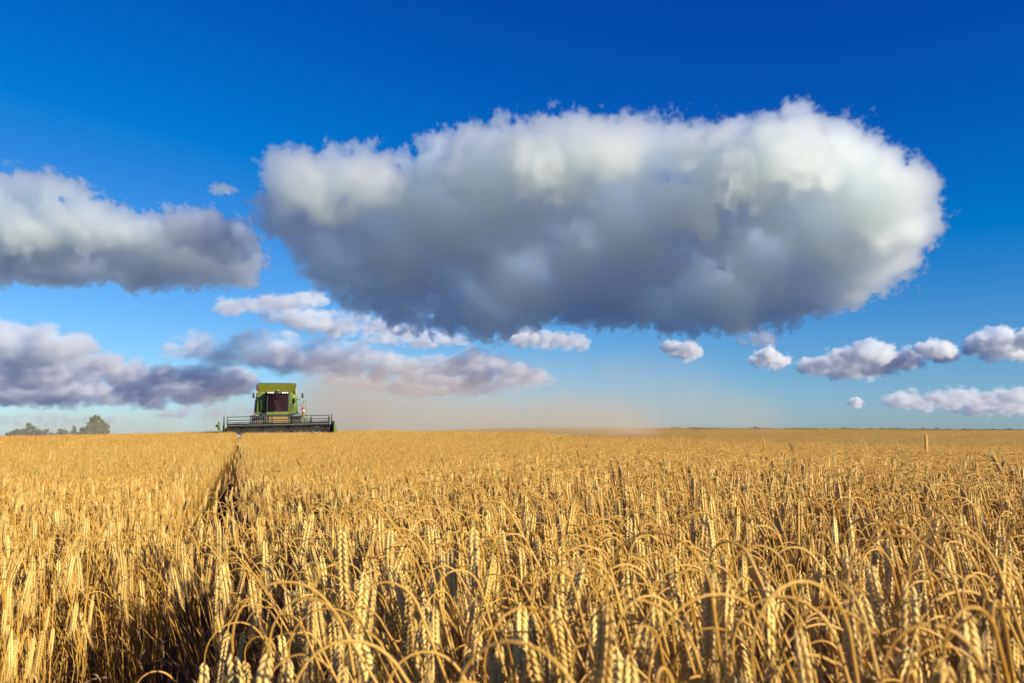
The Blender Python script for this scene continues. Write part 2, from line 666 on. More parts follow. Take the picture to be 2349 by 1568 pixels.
P, I, Q, S = [], [], [], []
for n, (p, i, q, s) in enumerate(sets):
    if n == 0:
        m = np.array([j not in own for j in range(len(p))])
        p, i, q, s = p[m], i[m], q[m], s[m]
    P.append(p), I.append(i), Q.append(q), S.append(s)
P, I, Q, S = np.concatenate(P), np.concatenate(I), np.concatenate(Q), np.concatenate(S)


def instance_field(name, P, I, Q, S, collection, mats):
    me = bpy.data.meshes.new(name)
    me.vertices.add(len(P))
    me.vertices.foreach_set("co", P.astype(np.float32).ravel())
    me.attributes.new("proto", "INT", "POINT").data.foreach_set("value", I.astype(np.int32))
    me.attributes.new("turn", "FLOAT_VECTOR", "POINT").data.foreach_set("vector", Q.astype(np.float32).ravel())
    me.attributes.new("size", "FLOAT", "POINT").data.foreach_set("value", S.astype(np.float32))
    for m in mats:
        me.materials.append(m)
    ob = bpy.data.objects.new(name, me)
    COL.objects.link(ob)
    ng = bpy.data.node_groups.new(name, "GeometryNodeTree")
    ng.interface.new_socket("Geometry", in_out="INPUT", socket_type="NodeSocketGeometry")
    ng.interface.new_socket("Geometry", in_out="OUTPUT", socket_type="NodeSocketGeometry")
    N, L = ng.nodes, ng.links
    gi, go = N.new("NodeGroupInput"), N.new("NodeGroupOutput")
    ci = N.new("GeometryNodeCollectionInfo")
    ci.inputs["Collection"].default_value = collection
    ci.inputs["Separate Children"].default_value = True
    ci.inputs["Reset Children"].default_value = True
    iop = N.new("GeometryNodeInstanceOnPoints")
    iop.inputs["Pick Instance"].default_value = True
    L.new(gi.outputs[0], iop.inputs["Points"])
    L.new(ci.outputs[0], iop.inputs["Instance"])
    for nm, ty, sock in (("proto", "INT", "Instance Index"), ("turn", "FLOAT_VECTOR", "Rotation"), ("size", "FLOAT", "Scale")):
        a = N.new("GeometryNodeInputNamedAttribute")
        a.data_type = ty
        a.inputs["Name"].default_value = nm
        if sock == "Rotation":
            e = N.new("FunctionNodeEulerToRotation")
            L.new(a.outputs["Attribute"], e.inputs[0])
            L.new(e.outputs[0], iop.inputs[sock])
        else:
            L.new(a.outputs["Attribute"], iop.inputs[sock])
    L.new(iop.outputs[0], go.inputs[0])
    ob.modifiers.new("plants", "NODES").node_group = ng
    return ob


field = instance_field("grain_field", P, I, Q, S, lib, GRAIN_MATS)
tag(field, "field of ripe golden grain standing between the camera and the harvester", "grain", kind="stuff")

# ------------------------------------------------------------------ the combine harvester
m_green = plain_mat("green_paint", (0.095, 0.172, 0.020), 0.42, spec=0.4, jitter=0.08, dirt=(0.30, 0.24, 0.12), dirt_amt=0.16)
m_olive = plain_mat("tank_paint", (0.125, 0.145, 0.010), 0.5, spec=0.3, jitter=0.05, dirt=(0.28, 0.22, 0.1), dirt_amt=0.1)
m_lime = plain_mat("lime_plastic", (0.36, 0.55, 0.03), 0.4)
m_dark = plain_mat("dark_trim", (0.018, 0.017, 0.019), 0.45, jitter=0.2, dirt=(0.12, 0.10, 0.07), dirt_amt=0.12)
m_violet = plain_mat("cab_roof_plastic", (0.050, 0.038, 0.048), 0.4, jitter=0.1)
m_slate = plain_mat("fender_plastic", (0.045, 0.06, 0.075), 0.5, jitter=0.1)
m_black = plain_mat("reel_black", (0.012, 0.012, 0.013), 0.5, jitter=0.3, dirt=(0.1, 0.08, 0.05), dirt_amt=0.08)
m_steel = plain_mat("bright_steel", (0.55, 0.53, 0.49), 0.4, metal=0.5, jitter=0.1)
m_yellow = plain_mat("dusty_feeder_paint", (0.40, 0.26, 0.05), 0.75, spec=0.2, jitter=0.15, scale=6, dirt=(0.34, 0.26, 0.12), dirt_amt=0.6)
m_tyre = plain_mat("tyre_rubber", (0.035, 0.028, 0.02), 0.9, spec=0.2, jitter=0.2, dirt=(0.20, 0.15, 0.08), dirt_amt=0.5)
m_red = plain_mat("red_enamel", (0.55, 0.025, 0.02), 0.35)
m_amber = plain_mat("amber_lens", (0.75, 0.22, 0.03), 0.25)
m_white = plain_mat("lamp_glass", (0.78, 0.76, 0.74), 0.2, jitter=0.1)
m_seat = plain_mat("seat_cloth", (0.02, 0.02, 0.022), 0.8)
m_skin = plain_mat("skin", (0.42, 0.22, 0.14), 0.55)
m_cloth = plain_mat("dark_clothing", (0.03, 0.035, 0.05), 0.85)
m_hair = plain_mat("brown_hair", (0.06, 0.035, 0.02), 0.7)


def glass_mat():
    m = bpy.data.materials.new("tinted_cab_glass")
    m.use_nodes = True
    nt = m.node_tree
    nt.nodes.clear()
    out = nt.nodes.new("ShaderNodeOutputMaterial")
    mix = nt.nodes.new("ShaderNodeMixShader")
    tr = nt.nodes.new("ShaderNodeBsdfTransparent")
    tr.inputs[0].default_value = (0.90, 0.82, 0.88, 1)
    gl = nt.nodes.new("ShaderNodeBsdfGlossy")
    gl.inputs["Color"].default_value = (0.55, 0.42, 0.5, 1)
    gl.inputs["Roughness"].default_value = 0.12
    fr = nt.nodes.new("ShaderNodeFresnel")
    fr.inputs["IOR"].default_value = 1.38
    nt.links.new(fr.outputs[0], mix.inputs[0])
    df = nt.nodes.new("ShaderNodeBsdfDiffuse")
    df.inputs[0].default_value = (0.16, 0.10, 0.135, 1)
    dm = nt.nodes.new("ShaderNodeMixShader")                # a film of field dust on the pane
    dm.inputs[0].default_value = 0.07
    nt.links.new(tr.outputs[0], dm.inputs[1])
    nt.links.new(df.outputs[0], dm.inputs[2])
    nt.links.new(dm.outputs[0], mix.inputs[1])
    nt.links.new(gl.outputs[0], mix.inputs[2])
    nt.links.new(mix.outputs[0], out.inputs[0])
    return m


m_glass = glass_mat()


class Part:
    """Collects bevelled boxes, prisms and tubes and links them as one mesh object."""

    def __init__(self):
        self.bm = bmesh.new()

    def box(self, x0, x1, y0, y1, z0, z1, bev=0.015, top=None):
        vs = []
        for z in (z0, z1):
            a = (x0, x1, y0, y1) if z == z0 or top is None else top
            vs += [(a[0], a[2], z), (a[1], a[2], z), (a[1], a[3], z), (a[0], a[3], z)]
        v = [self.bm.verts.new(q) for q in vs]
        fs = [self.bm.faces.new([v[i] for i in f]) for f in ((3, 2, 1, 0), (4, 5, 6, 7), (0, 1, 5, 4), (1, 2, 6, 5), (2, 3, 7, 6), (3, 0, 4, 7))]
        if bev:
            es = list({e for f in fs for e in f.edges})
            bmesh.ops.bevel(self.bm, geom=es, offset=bev, segments=2, affect="EDGES", profile=0.6)
        return self

    def prism(self, prof, x0, x1, bev=0.0, axis="x"):
        """A (y, z) outline drawn out along x, or an (x, z) outline along y."""
        mk = (lambda a, b, c: (c, a, b)) if axis == "x" else (lambda a, b, c: (a, c, b))
        a = [self.bm.verts.new(mk(p[0], p[1], x0)) for p in prof]
        b = [self.bm.verts.new(mk(p[0], p[1], x1)) for p in prof]
        fs = [self.bm.faces.new(a[::-1]), self.bm.faces.new(b)]
        for i in range(len(prof)):
            j = (i + 1) % len(prof)
            fs.append(self.bm.faces.new((a[i], a[j], b[j], b[i])))
        if bev:
            es = list({e for f in fs for e in f.edges})
            bmesh.ops.bevel(self.bm, geom=es, offset=bev, segments=2, affect="EDGES")
        return self

    def tube(self, pts, r, sides=8, closed=False):
        pts = [Vector(p) for p in pts]
        n = len(pts)
        rings = []
        for i, p in enumerate(pts):
            if closed:
                t = pts[(i + 1) % n] - pts[i - 1]
            else:
                t = pts[min(i + 1, n - 1)] - pts[max(i - 1, 0)]
            t.normalize()
            ref = Vector((0, 0, 1)) if abs(t.z) < 0.9 else Vector((0, 1, 0))
            s = t.cross(ref).normalized()
            u = s.cross(t)
            rr = r[i] if isinstance(r, (list, tuple)) else r
            rings.append([self.bm.verts.new(p + rr * (math.cos(2 * math.pi * k / sides) * s + math.sin(2 * math.pi * k / sides) * u)) for k in range(sides)])
        for i in range(n if closed else n - 1):
            a, b = rings[i], rings[(i + 1) % n]
            for k in range(sides):
                q = (k + 1) % sides
                self.bm.faces.new((a[k], a[q], b[q], b[k]))
        if not closed:
            self.bm.faces.new(rings[0][::-1])
            self.bm.faces.new(rings[-1])
        return self

    def lathe(self, c, axis, prof, seg=28, sx=1.0):
        """PROF [(along, radius)] spun round AXIS through C."""
        t = Vector(axis).normalized()
        ref = Vector((0, 0, 1)) if abs(t.z) < 0.9 else Vector((0, 1, 0))
        s = t.cross(ref).normalized()
        u = s.cross(t)
        rings = [[self.bm.verts.new(Vector(c) + t * a + r * (math.cos(2 * math.pi * k / seg) * s * sx + math.sin(2 * math.pi * k / seg) * u)) for k in range(seg)] for a, r in prof]
        for a, b in zip(rings, rings[1:]):
            for k in range(seg):
                q = (k + 1) % seg
                self.bm.faces.new((a[k], a[q], b[q], b[k]))
        self.bm.faces.new(rings[0][::-1])
        self.bm.faces.new(rings[-1])
        return self

    def build(self, name, mat, parent=None, smooth=False, label=None):
        bmesh.ops.recalc_face_normals(self.bm, faces=self.bm.faces)
        me = bpy.data.meshes.new(name)
        self.bm.to_mesh(me)
        self.bm.free()
        me.materials.append(mat)
        if smooth:
            me.shade_smooth()
            me.set_sharp_from_angle(angle=R(35))
        o = bpy.data.objects.new(name, me)
        COL.objects.link(o)
        if parent:
            o.parent = parent
        if label:
            o["label"] = label
        return o


CB = (-14.78, 50.3)
combine = bpy.data.objects.new("combine_harvester", None)
COL.objects.link(combine)
combine.location = (CB[0], CB[1], float(ground_z(*CB)) - 0.02)
combine.rotation_euler = (0, R(-0.5), R(18.6))
tag(combine, "green combine harvester with a wide reel cutting towards the camera at the field's edge", "combine harvester")
H = combine

# body: side walls, deck and rear hood
b = Part()
b.box(-1.20, -0.66, 0.32, 5.6, 2.02, 3.34, 0.03)
b.box(0.70, 1.22, 0.32, 5.6, 2.02, 3.34, 0.03)
b.box(-0.655, 0.695, 1.36, 5.5, 2.03, 3.30, 0.02)
b.box(-1.28, -0.60, 0.16, 0.312, 1.99, 2.065, 0.01)                # left step
b.box(0.72, 1.34, 0.16, 0.312, 1.99, 2.065, 0.01)
body = b.build("body", m_green, H, True)
p = Part()
p.box(-1.17, -0.70, 0.296, 0.317, 3.20, 3.30, 0.006)
p.box(0.74, 1.19, 0.298, 0.317, 2.75, 3.27, 0.008)
p.box(0.74, 1.19, 0.298, 0.317, 2.10, 2.72, 0.008)
p.box(-0.92, -0.70, 0.298, 0.317, 2.10, 2.76, 0.008)
p.build("front_panel", m_green, body, True)
Part().box(1.02, 1.10, 0.283, 0.295, 3.02, 3.16, 0.005).build("reflector", m_lime, body)
p = Part()
p.box(-1.32, -1.206, 0.45, 5.4, 1.95, 3.02, 0.03, top=(-1.26, -1.206, 0.6, 5.2))
p.build("side_cover", m_slate, H, True, "dark grey side cover")
Part().box(1.226, 1.30, 0.6, 5.3, 1.95, 3.1, 0.02).build("side_cover", m_green, H, True)
p = Part()
p.prism([(5.6, 1.3), (5.6, 3.1), (6.6, 2.7), (7.4, 1.9), (7.4, 1.2)], -0.95, 0.95, 0.03)
p.build("straw_hood", m_green, H, True)

# grain tank: four leaning walls, open at the top
tk = Part()
w = 0.03
tk.prism([(-1.08, 3.35), (1.06, 3.35), (1.10, 3.88), (-1.12, 3.88)], 0.36, 0.39, 0, "y")
for v in tk.bm.verts:
    if v.co.z > 3.5:
        v.co.y -= 0.20
tk.box(-1.13, -1.10, 0.42, 3.6, 3.35, 3.86, 0, top=(-1.20, -1.17, 0.25, 3.8))
tk.box(1.08, 1.11, 0.42, 3.6, 3.35, 3.86, 0, top=(1.15, 1.18, 0.25, 3.8))
tk.box(-1.08, 1.06, 3.6, 3.63, 3.35, 3.86, 0, top=(-1.15, 1.13, 3.8, 3.83))
tank = tk.build("grain_tank", m_olive, H)
p = Part()
p.box(-1.125, 1.105, 0.145, 0.185, 3.882, 3.905, 0.004)
p.build("rim", m_dark, tank)
Part().box(-1.10, 1.08, 0.6, 3.5, 3.36, 3.60, 0.02).build("grain_load", m_yellow, tank)
Part().box(-1.26, -1.13, 0.30, 0.42, 3.36, 3.80, 0.01).build("hinge_cover", m_dark, tank)

# cab
cab = bpy.data.objects.new("cab", None)
COL.objects.link(cab)
cab.parent = H
cab.location = (0, 1.0, 0)
p = Part()
p.prism([(-0.62, 1.90), (0.68, 1.90), (0.70, 2.10), (-0.64, 2.10)], -1.32, 0.31, 0.02, "y")
p.build("cab_base", m_green, cab, True)


def bowed(n, x0, x1, y, bow):
    return [(x0 + (x1 - x0) * i / n, y - bow * (1 - ((2 * i / n) - 1) ** 2)) for i in range(n + 1)]


def bowed_sheet(part, x0, x1, z0, z1, y0, y1, bow, th, n=12):
    lo, hi = bowed(n, x0, x1, y0, bow), bowed(n, x0 + 0.02, x1 - 0.02, y1, bow)
    bm = part.bm
    q = []
    for off in (0, th):
        q.append([bm.verts.new((x, y + off, z0)) for x, y in lo])
        q.append([bm.verts.new((x, y + off, z1)) for x, y in hi])
    for i in range(n):
        bm.faces.new((q[0][i], q[0][i + 1], q[1][i + 1], q[1][i]))
        bm.faces.new((q[2][i + 1], q[2][i], q[3][i], q[3][i + 1]))
        bm.faces.new((q[0][i + 1], q[0][i], q[2][i], q[2][i + 1]))
        bm.faces.new((q[1][i], q[1][i + 1], q[3][i + 1], q[3][i]))
    bm.faces.new((q[0][0], q[1][0], q[3][0], q[2][0]))
    bm.faces.new((q[0][n], q[2][n], q[3][n], q[1][n]))


p = Part()
bowed_sheet(p, -0.58, 0.64, 2.105, 3.185, -1.34, -1.42, 0.16, 0.012)
ws = p.build("windshield", m_glass, cab, True)
for sx, nm in ((-0.615, "side_window"), (0.665, "side_window")):
    Part().prism([(-1.22, 2.13), (0.22, 2.13), (0.22, 3.16), (-1.30, 3.16)], sx, sx + 0.012, 0).build(nm, m_glass, cab)
p = Part()
for sx in (-0.63, 0.64):
    p.prism([(-1.34, 2.10), (-1.25, 2.10), (-1.33, 3.19), (-1.42, 3.19)], sx, sx + 0.055, 0.008)
    p.prism([(0.23, 2.10), (0.30, 2.10), (0.30, 3.19), (0.23, 3.19)], sx, sx + 0.05, 0.008)
p.build("pillars", m_violet, cab)
Part().box(-0.60, 0.66, 0.24, 0.30, 2.12, 3.17, 0).build("rear_wall", m_dark, cab)
p = Part()
p.prism([(-1.64, 3.20), (-1.66, 3.27), (-1.58, 3.32), (-0.6, 3.335), (0.31, 3.335), (0.31, 3.19), (-1.35, 3.19)], -0.66, 0.72, 0.025)
roof = p.build("roof", m_violet, cab, True)
for i, x in enumerate((-0.555, -0.42, -0.28, 0.30, 0.44, 0.575)):
    q = Part().lathe((x, -1.662, 3.255), (0, -1, 0), [(0.0, 0.062), (0.028, 0.062), (0.034, 0.054)], 20, 1.15)
    lamp = q.build("work_light", m_dark, roof, True)
    Part().lathe((x, -1.695, 3.255), (0, -1, 0), [(0.0, 0.052), (0.010, 0.047), (0.016, 0.025)], 20, 1.15).build("lens", m_white, lamp, True)
Part().box(-0.15, 0.18, -1.71, -1.60, 3.20, 3.40, 0.03, top=(-0.12, 0.15, -1.66, -1.5)).build("roof_vent", m_dark, roof, True)
Part().lathe((0.03, -1.40, 3.385), (0, 0, 1), [(0.0, 0.10), (0.03, 0.10), (0.06, 0.075), (0.075, 0.03)], 20).build("antenna_dome", m_lime, roof, True)
Part().tube([(0.0, -1.62, 3.16), (-0.14, -1.60, 2.95), (-0.24, -1.585, 2.82)], 0.009, 6).build("wiper", m_black, cab)
Part().tube([(0.70, -1.32, 3.10), (0.80, -1.34, 3.10), (0.82, -1.34, 3.06), (0.81, -1.34, 2.80), (0.78, -1.34, 2.76), (0.70, -1.32, 2.76)], 0.014, 6).build("grab_handle", m_dark, cab, True)

# cab interior
p = Part()
p.box(-0.62, 0.66, -1.2, 0.2, 2.108, 2.14, 0)
p.build("cab_floor", m_dark, cab)
p = Part()
p.box(-0.18, 0.30, -0.50, 0.02, 2.42, 2.54, 0.04)
p.box(-0.10, 0.22, -0.40, -0.05, 2.142, 2.415, 0.03)
p.build("seat", m_seat, cab, True)
Part().box(-0.16, 0.28, 0.03, 0.13, 2.50, 3.05, 0.04).build("backrest", m_seat, cab, True)
p = Part()
p.tube([(0.06, -0.98, 2.145), (0.06, -0.92, 2.45), (0.06, -0.80, 2.66)], 0.035, 8)
p.build("steering_column", m_dark, cab, True)
p = Part()
cen, tl = Vector((0.06, -0.78, 2.69)), R(32)
p.tube([cen + 0.19 * Vector((math.cos(a), math.sin(a) * math.cos(tl), math.sin(a) * math.sin(tl))) for a in [2 * math.pi * k / 20 for k in range(20)]], 0.016, 8, True)
p.tube([cen + Vector((-0.18, 0, 0)), cen, cen + Vector((0.18, 0, 0))], 0.012, 6)
p.build("steering_wheel", m_black, cab, True)
p = Part()
p.box(0.36, 0.52, -0.75, -0.05, 2.142, 2.62, 0.03)
p.box(0.40, 0.60, -0.95, -0.85, 2.55, 2.78, 0.015)
p.build("console", m_seat, cab, True)

# mirrors, beacons, rails
for sx, mx, mz in ((-1, -1.42, 3.08), (1, 1.52, 3.10)):
    q = Part().box(mx - 0.065, mx + 0.065, -0.50, -0.42, mz - 0.16, mz + 0.16, 0.03)
    mir = q.build("mirror", m_dark, H, True)
    Part().box(mx - 0.048, mx + 0.048, -0.415, -0.408, mz - 0.14, mz + 0.14, 0).build("glass", m_steel, mir)
    Part().tube([(mx, -0.46, mz - 0.155), (mx, -0.46, mz - 0.21), (mx - 0.12 * sx, -0.44, mz - 0.23), (mx - 0.22 * sx, -0.1, mz - 0.25), (sx * 1.20, 0.34, mz - 0.25)], 0.013, 6).build("arm", m_steel, mir, True)
for x, z in ((-1.20, 3.35), (1.13, 3.38)):
    q = Part().tube([(x, 0.20, z - 0.22), (x, 0.18, z - 0.05)], 0.016, 6)
    bc = q.build("beacon", m_dark, H)
    Part().lathe((x, 0.18, z - 0.05), (0, 0, 1), [(0, 0.04), (0.03, 0.052), (0.09, 0.048), (0.125, 0.02)], 16).build("lens", m_amber, bc, True)
Part().lathe((-1.33, 0.05, 1.90), (0, 0, 1), [(0, 0.035), (0.07, 0.035), (0.085, 0.02)], 12).build("indicator_lamp", m_amber, H, True)


def rail(pts, r=0.014, mat=m_green, name="hand_rail"):
    return Part().tube(pts, r, 6).build(name, mat, H, True)


rail([(-1.04, 0.10, 2.82), (-0.98, 0.08, 2.80), (-0.94, 0.08, 2.70), (-0.94, 0.08, 2.12)])
rail([(0.86, 0.10, 2.12), (0.80, 0.08, 2.58), (0.83, 0.08, 2.64), (1.02, 0.08, 2.64), (1.04, 0.08, 2.30), (0.98, 0.08, 2.12)], mat=m_dark)
rail([(1.24, 0.05, 2.12), (1.16, 0.0, 2.40), (1.12, -0.02, 2.75), (1.16, -0.02, 2.86), (1.36, -0.02, 2.86), (1.42, -0.02, 2.78), (1.36, -0.02, 2.52)], mat=m_green)
rail([(1.20, -0.02, 2.62), (1.30, -0.05, 2.45), (1.45, -0.10, 2.44), (1.55, -0.12, 2.56), (1.62, -0.14, 2.76), (1.68, -0.15, 2.81), (1.74, -0.15, 2.80), (1.77, -0.15, 2.70), (1.74, -0.15, 2.30), (1.80, -0.15, 1.80), (1.82, -0.15, 1.30)])
rail([(1.22, -0.02, 2.20), (1.40, -0.08, 2.20), (1.52, -0.12, 2.30), (1.60, -0.14, 2.72)])
p = Part()
p.box(1.26, 1.66, -0.20, 0.30, 1.92, 1.985, 0.015)
p.prism([(1.50, 1.92), (1.66, 1.92), (1.74, 1.62), (1.74, 1.00), (1.66, 1.00), (1.66, 1.60)], -0.18, 0.0, 0.01, "y")
plat = p.build("platform", m_green, H, True)
p = Part()
for k in range(4):
    p.box(1.46, 1.80, -0.42 - 0.05 * k, -0.22 - 0.05 * k, 1.55 - 0.32 * k, 1.585 - 0.32 * k, 0.008)
p.tube([(1.46, -0.25, 1.92), (1.46, -0.58, 0.55)], 0.02, 6)
p.tube([(1.80, -0.25, 1.92), (1.80, -0.58, 0.55)], 0.02, 6)
p.build("ladder", m_green, H)
ext = bpy.data.objects.new("fire_extinguisher", None)
COL.objects.link(ext)
ext.parent = H
Part().lathe((1.60, -0.24, 1.99), (0, 0, 1), [(0, 0.05), (0.02, 0.075), (0.27, 0.078), (0.33, 0.05), (0.36, 0.022), (0.39, 0.022)], 20).build("cylinder", m_red, ext, True)
Part().lathe((1.60, -0.24, 2.12), (0, 0, 1), [(0, 0.0795), (0.07, 0.0795)], 20).build("paper_label", m_white, ext, True)
Part().tube([(1.60, -0.24, 2.38), (1.53, -0.26, 2.40), (1.51, -0.27, 2.25), (1.53, -0.27, 2.05)], 0.014, 6).build("hose", m_black, ext, True)

# chassis, axle, feeder house
p = Part()
p.box(-0.98, 1.0, 0.0, 5.2, 1.55, 1.985, 0.02)
p.box(-1.30, 1.30, 0.15, 0.55, 0.72, 1.05, 0.02)
p.prism([(-1.02, 1.985), (-0.70, 1.62), (0.75, 1.62), (1.05, 1.985)], -0.30, -0.004, 0.01, "y")
p.build("chassis", m_dark, H)
Part().box(-1.60, -0.92, -0.78, 0.95, 1.72, 1.86, 0.03, top=(-1.55, -0.96, -0.6, 0.8)).build("fender", m_slate, H, True)
Part().box(0.94, 1.58, -0.78, 0.95, 1.72, 1.80, 0.03, top=(0.98, 1.53, -0.6, 0.8)).build("fender", m_dark, H, True)
p = Part()
p.prism([(0.0, 1.15), (0.0, 1.86), (-3.0, 1.02), (-3.0, 0.42)], -0.50, 0.66, 0.02)
feed = p.build("feeder_house", m_yellow, H, True)
p = Part()
for x in (-0.60, 0.76):
    p.prism([(-0.1, 1.30), (-0.1, 1.74), (-2.9, 0.98), (-2.9, 0.52)], x - 0.05, x + 0.05, 0.01)
p.build("lift_arm", m_green, feed)


def wheel(x0, x1, y, r, rim_r, lugs):
    xm, hw = (x0 + x1) / 2, (x1 - x0) / 2
    wh = bpy.data.objects.new("wheel", None)
    COL.objects.link(wh)
    wh.parent = H
    t = Part()
    t.lathe((xm, y, r), (1, 0, 0), [(-hw, rim_r), (-hw, rim_r + 0.1), (-hw * 0.95, r - 0.12), (-hw * 0.75, r - 0.05), (0, r - 0.035), (hw * 0.75, r - 0.05), (hw * 0.95, r - 0.12), (hw, rim_r + 0.1), (hw, rim_r)], 40)
    for k in range(lugs):
        for sg in (-1, 1):
            a = 2 * math.pi * (k + (0.5 if sg > 0 else 0)) / lugs
            pts = []
            for s in (0.04, 0.5, 0.98):
                aa = a + 0.22 * s
                rr = r - 0.02 - (0.05 if s > 0.9 else 0)
                pts.append((xm + sg * hw * s, y + rr * math.cos(aa), r + rr * math.sin(aa)))
            t.tube(pts, 0.034, 4)
    t.build("tyre", m_tyre, wh, True)
    Part().lathe((xm, y, r), (1, 0, 0), [(-hw * 0.8, rim_r), (-hw * 0.3, rim_r * 0.9), (-hw * 0.3, 0.15), (hw * 0.3, 0.15), (hw * 0.3, rim_r * 0.9), (hw * 0.8, rim_r)], 32).build("rim", m_yellow, wh, True)


wheel(-1.50, -0.84, 0.2, 0.86, 0.42, 18)
wheel(0.86, 1.52, 0.2, 0.86, 0.42, 18)
wheel(-1.35, -0.95, 4.4, 0.60, 0.30, 16)
wheel(0.95, 1.35, 4.4, 0.60, 0.30, 16)

# the header: trough, auger, end plates, reel
hd = bpy.data.objects.new("header", None)
COL.objects.link(hd)
hd.parent = H
hd.rotation_euler = (0, R(-0.9), 0)
hd.scale = (0.92, 1, 1)
HX0, HX1 = -3.25, 3.25
p = Part()
p.prism([(-3.05, 0.35), (-3.05, 1.14), (-3.12, 1.16), (-3.16, 1.10), (-3.16, 0.55), (-3.35, 0.33), (-4.35, 0.22), (-4.35, 0.17), (-3.3, 0.24)], HX0, HX1, 0)
p.build("trough", m_green, hd)
p = Part()
p.tube([(HX0 + 0.05, -3.45, 0.62), (HX1 - 0.05, -3.45, 0.62)], 0.17, 14)
fl = []
for sg in (-1, 1):
    pts = []
    for k in range(120):
        s = k / 119
        a = sg * 2 * math.pi * 7 * s
        x = sg * (0.5 + (HX1 - 0.6) * s)
        pts.append((x, -3.45 + 0.25 * math.cos(a), 0.62 + 0.25 * math.sin(a)))
    p.tube(pts, 0.03, 4)
p.build("auger", m_steel, hd)
p = Part()
for x in (-2.25, -1.0, 0.62, 1.88, 2.85):
    p.box(x - 0.07, x + 0.07, -3.30, -3.18, 0.5, 1.12, 0.01, top=(x - 0.12, x + 0.12, -3.28, -3.18))
p.build("brace", m_black, hd)
p = Part()
p.box(HX0, HX1, -4.40, -4.352, 0.16, 0.20, 0)
for k in range(86):
    x = HX0 + 0.04 + k * (HX1 - HX0 - 0.08) / 85
    p.prism([(-4.355, 0.165), (-4.355, 0.195), (-4.48, 0.175)], x - 0.012, x + 0.012, 0)
p.build("cutter_bar", m_steel, hd)
# left end: round green drive cover on a dark frame; right end: leaning green divider
p = Part()
p.prism([(-3.05, 0.25), (-3.05, 1.25), (-3.6, 1.30), (-4.6, 0.60), (-4.9, 0.20)], HX0 - 0.09, HX0 - 0.01, 0.015)
p.build("end_plate", m_dark, hd)
p = Part()
p.prism([(-3.05, 0.25), (-3.05, 1.20), (-3.6, 1.20), (-4.6, 0.60), (-4.9, 0.20)], HX1 + 0.01, HX1 + 0.07, 0.015)
p.build("end_plate", m_dark, hd)
p = Part()
p.lathe((HX0 - 0.26, -3.75, 1.26), (-1, 0, 0), [(0, 0.20), (0.02, 0.25), (0.10, 0.25), (0.13, 0.20)], 30)
p.build("drive_cover", m_green, hd, True, "round light green drive cover")
Part().tube([(HX0 - 0.38, -3.75, 1.27), (HX0 - 0.46, -3.75, 1.27), (HX0 - 0.54, -3.75, 1.26)], [0.09, 0.06, 0.01], 10).build("shaft_cap", m_black, hd, True)
p = Part()
p.prism([(HX0 - 0.34, 0.35), (HX0 - 0.12, 0.35), (HX0 - 0.12, 1.02), (HX0 - 0.30, 1.02)], -4.2, -3.4, 0.02, "y")
p.build("crop_divider", m_green, hd, True)
p = Part()
p.prism([(HX1 + 0.10, 0.30), (HX1 + 0.46, 0.30), (HX1 + 0.34, 0.85), (HX1 + 0.14, 1.32), (HX1 + 0.10, 1.32)], -4.4, -3.4, 0.02, "y")
p.build("crop_divider", m_green, hd, True)
p = Part()
for k in range(9):
    a = 2 * math.pi * k / 9
    p.tube([(HX1 + 0.12, -3.85, 1.27), (HX1 + 0.20, -3.85 + 0.17 * math.cos(a), 1.27 + 0.17 * math.sin(a))], 0.018, 5)
p.lathe((HX1 + 0.08, -3.85, 1.27), (1, 0, 0), [(0, 0.13), (0.12, 0.13), (0.15, 0.07)], 18)
p.build("reel_drive", m_black, hd)
reel = bpy.data.objects.new("reel", None)
COL.objects.link(reel)
reel.parent = hd
RC, RR = Vector((0, -3.9, 1.24)), 0.52
RX0, RX1 = -3.10, 3.12
p = Part()
p.tube([(RX0, RC.y, RC.z), (RX1, RC.y, RC.z)], 0.135, 16)
p.build("reel_tube", m_black, reel, True)
Part().box(RX0 + 0.04, RX1 - 0.04, RC.y - 0.146, RC.y - 0.137, RC.z + 0.030, RC.z + 0.038, 0).build("wear_strip", m_steel, reel)
spx = [RX0 + 0.02, -1.72, -0.42, 0.75, 1.98, RX1 - 0.02]
p = Part()
angs = [R(82 + 60 * k) for k in range(6)]
pos = [Vector((0, RC.y + RR * math.cos(a), RC.z + RR * math.sin(a))) for a in angs]
for x in spx:
    p.tube([(x, q.y, q.z) for q in pos], 0.016, 6, True)
    for q in pos:
        p.tube([(x, RC.y, RC.z), (x, q.y, q.z)], [0.028, 0.018], 6)
p.build("spider", m_black, reel)
for q in pos:
    g = Part().tube([(RX0, q.y, q.z), (RX1, q.y, q.z)], 0.020, 8)
    bat = g.build("bat", m_black, reel, True)
    t = Part()
    n = 46
    for k in range(n):
        x = RX0 + 0.07 + k * (RX1 - RX0 - 0.14) / (n - 1)
        t.tube([(x, q.y, q.z - 0.01), (x, q.y - 0.012, q.z - 0.10), (x, q.y + 0.012, q.z - 0.20)], [0.010, 0.008, 0.005], 4)
    t.build("tines", m_steel, bat)
p = Part()
for x in (HX0 - 0.02, HX1 + 0.02):
    p.tube([(x, -3.05, 1.16), (x, RC.y, RC.z)], 0.04, 6)
    p.tube([(x, RC.y + 0.05, RC.z), (x, RC.y + 0.02, RC.z + 0.62)], [0.045, 0.02], 6)
    p.tube([(x, RC.y - 0.25, RC.z - 0.05), (x, RC.y + 0.02, RC.z + 0.60)], [0.03, 0.015], 6)
p.build("reel_arm", m_black, hd)
Part().tube([(-3.0, -3.1, 1.36), (-1.2, -3.1, 1.50), (0.1, -3.1, 1.56), (1.2, -3.1, 1.52), (3.0, -3.1, 1.40)], 0.013, 6).build("stay_rod", m_green, hd)

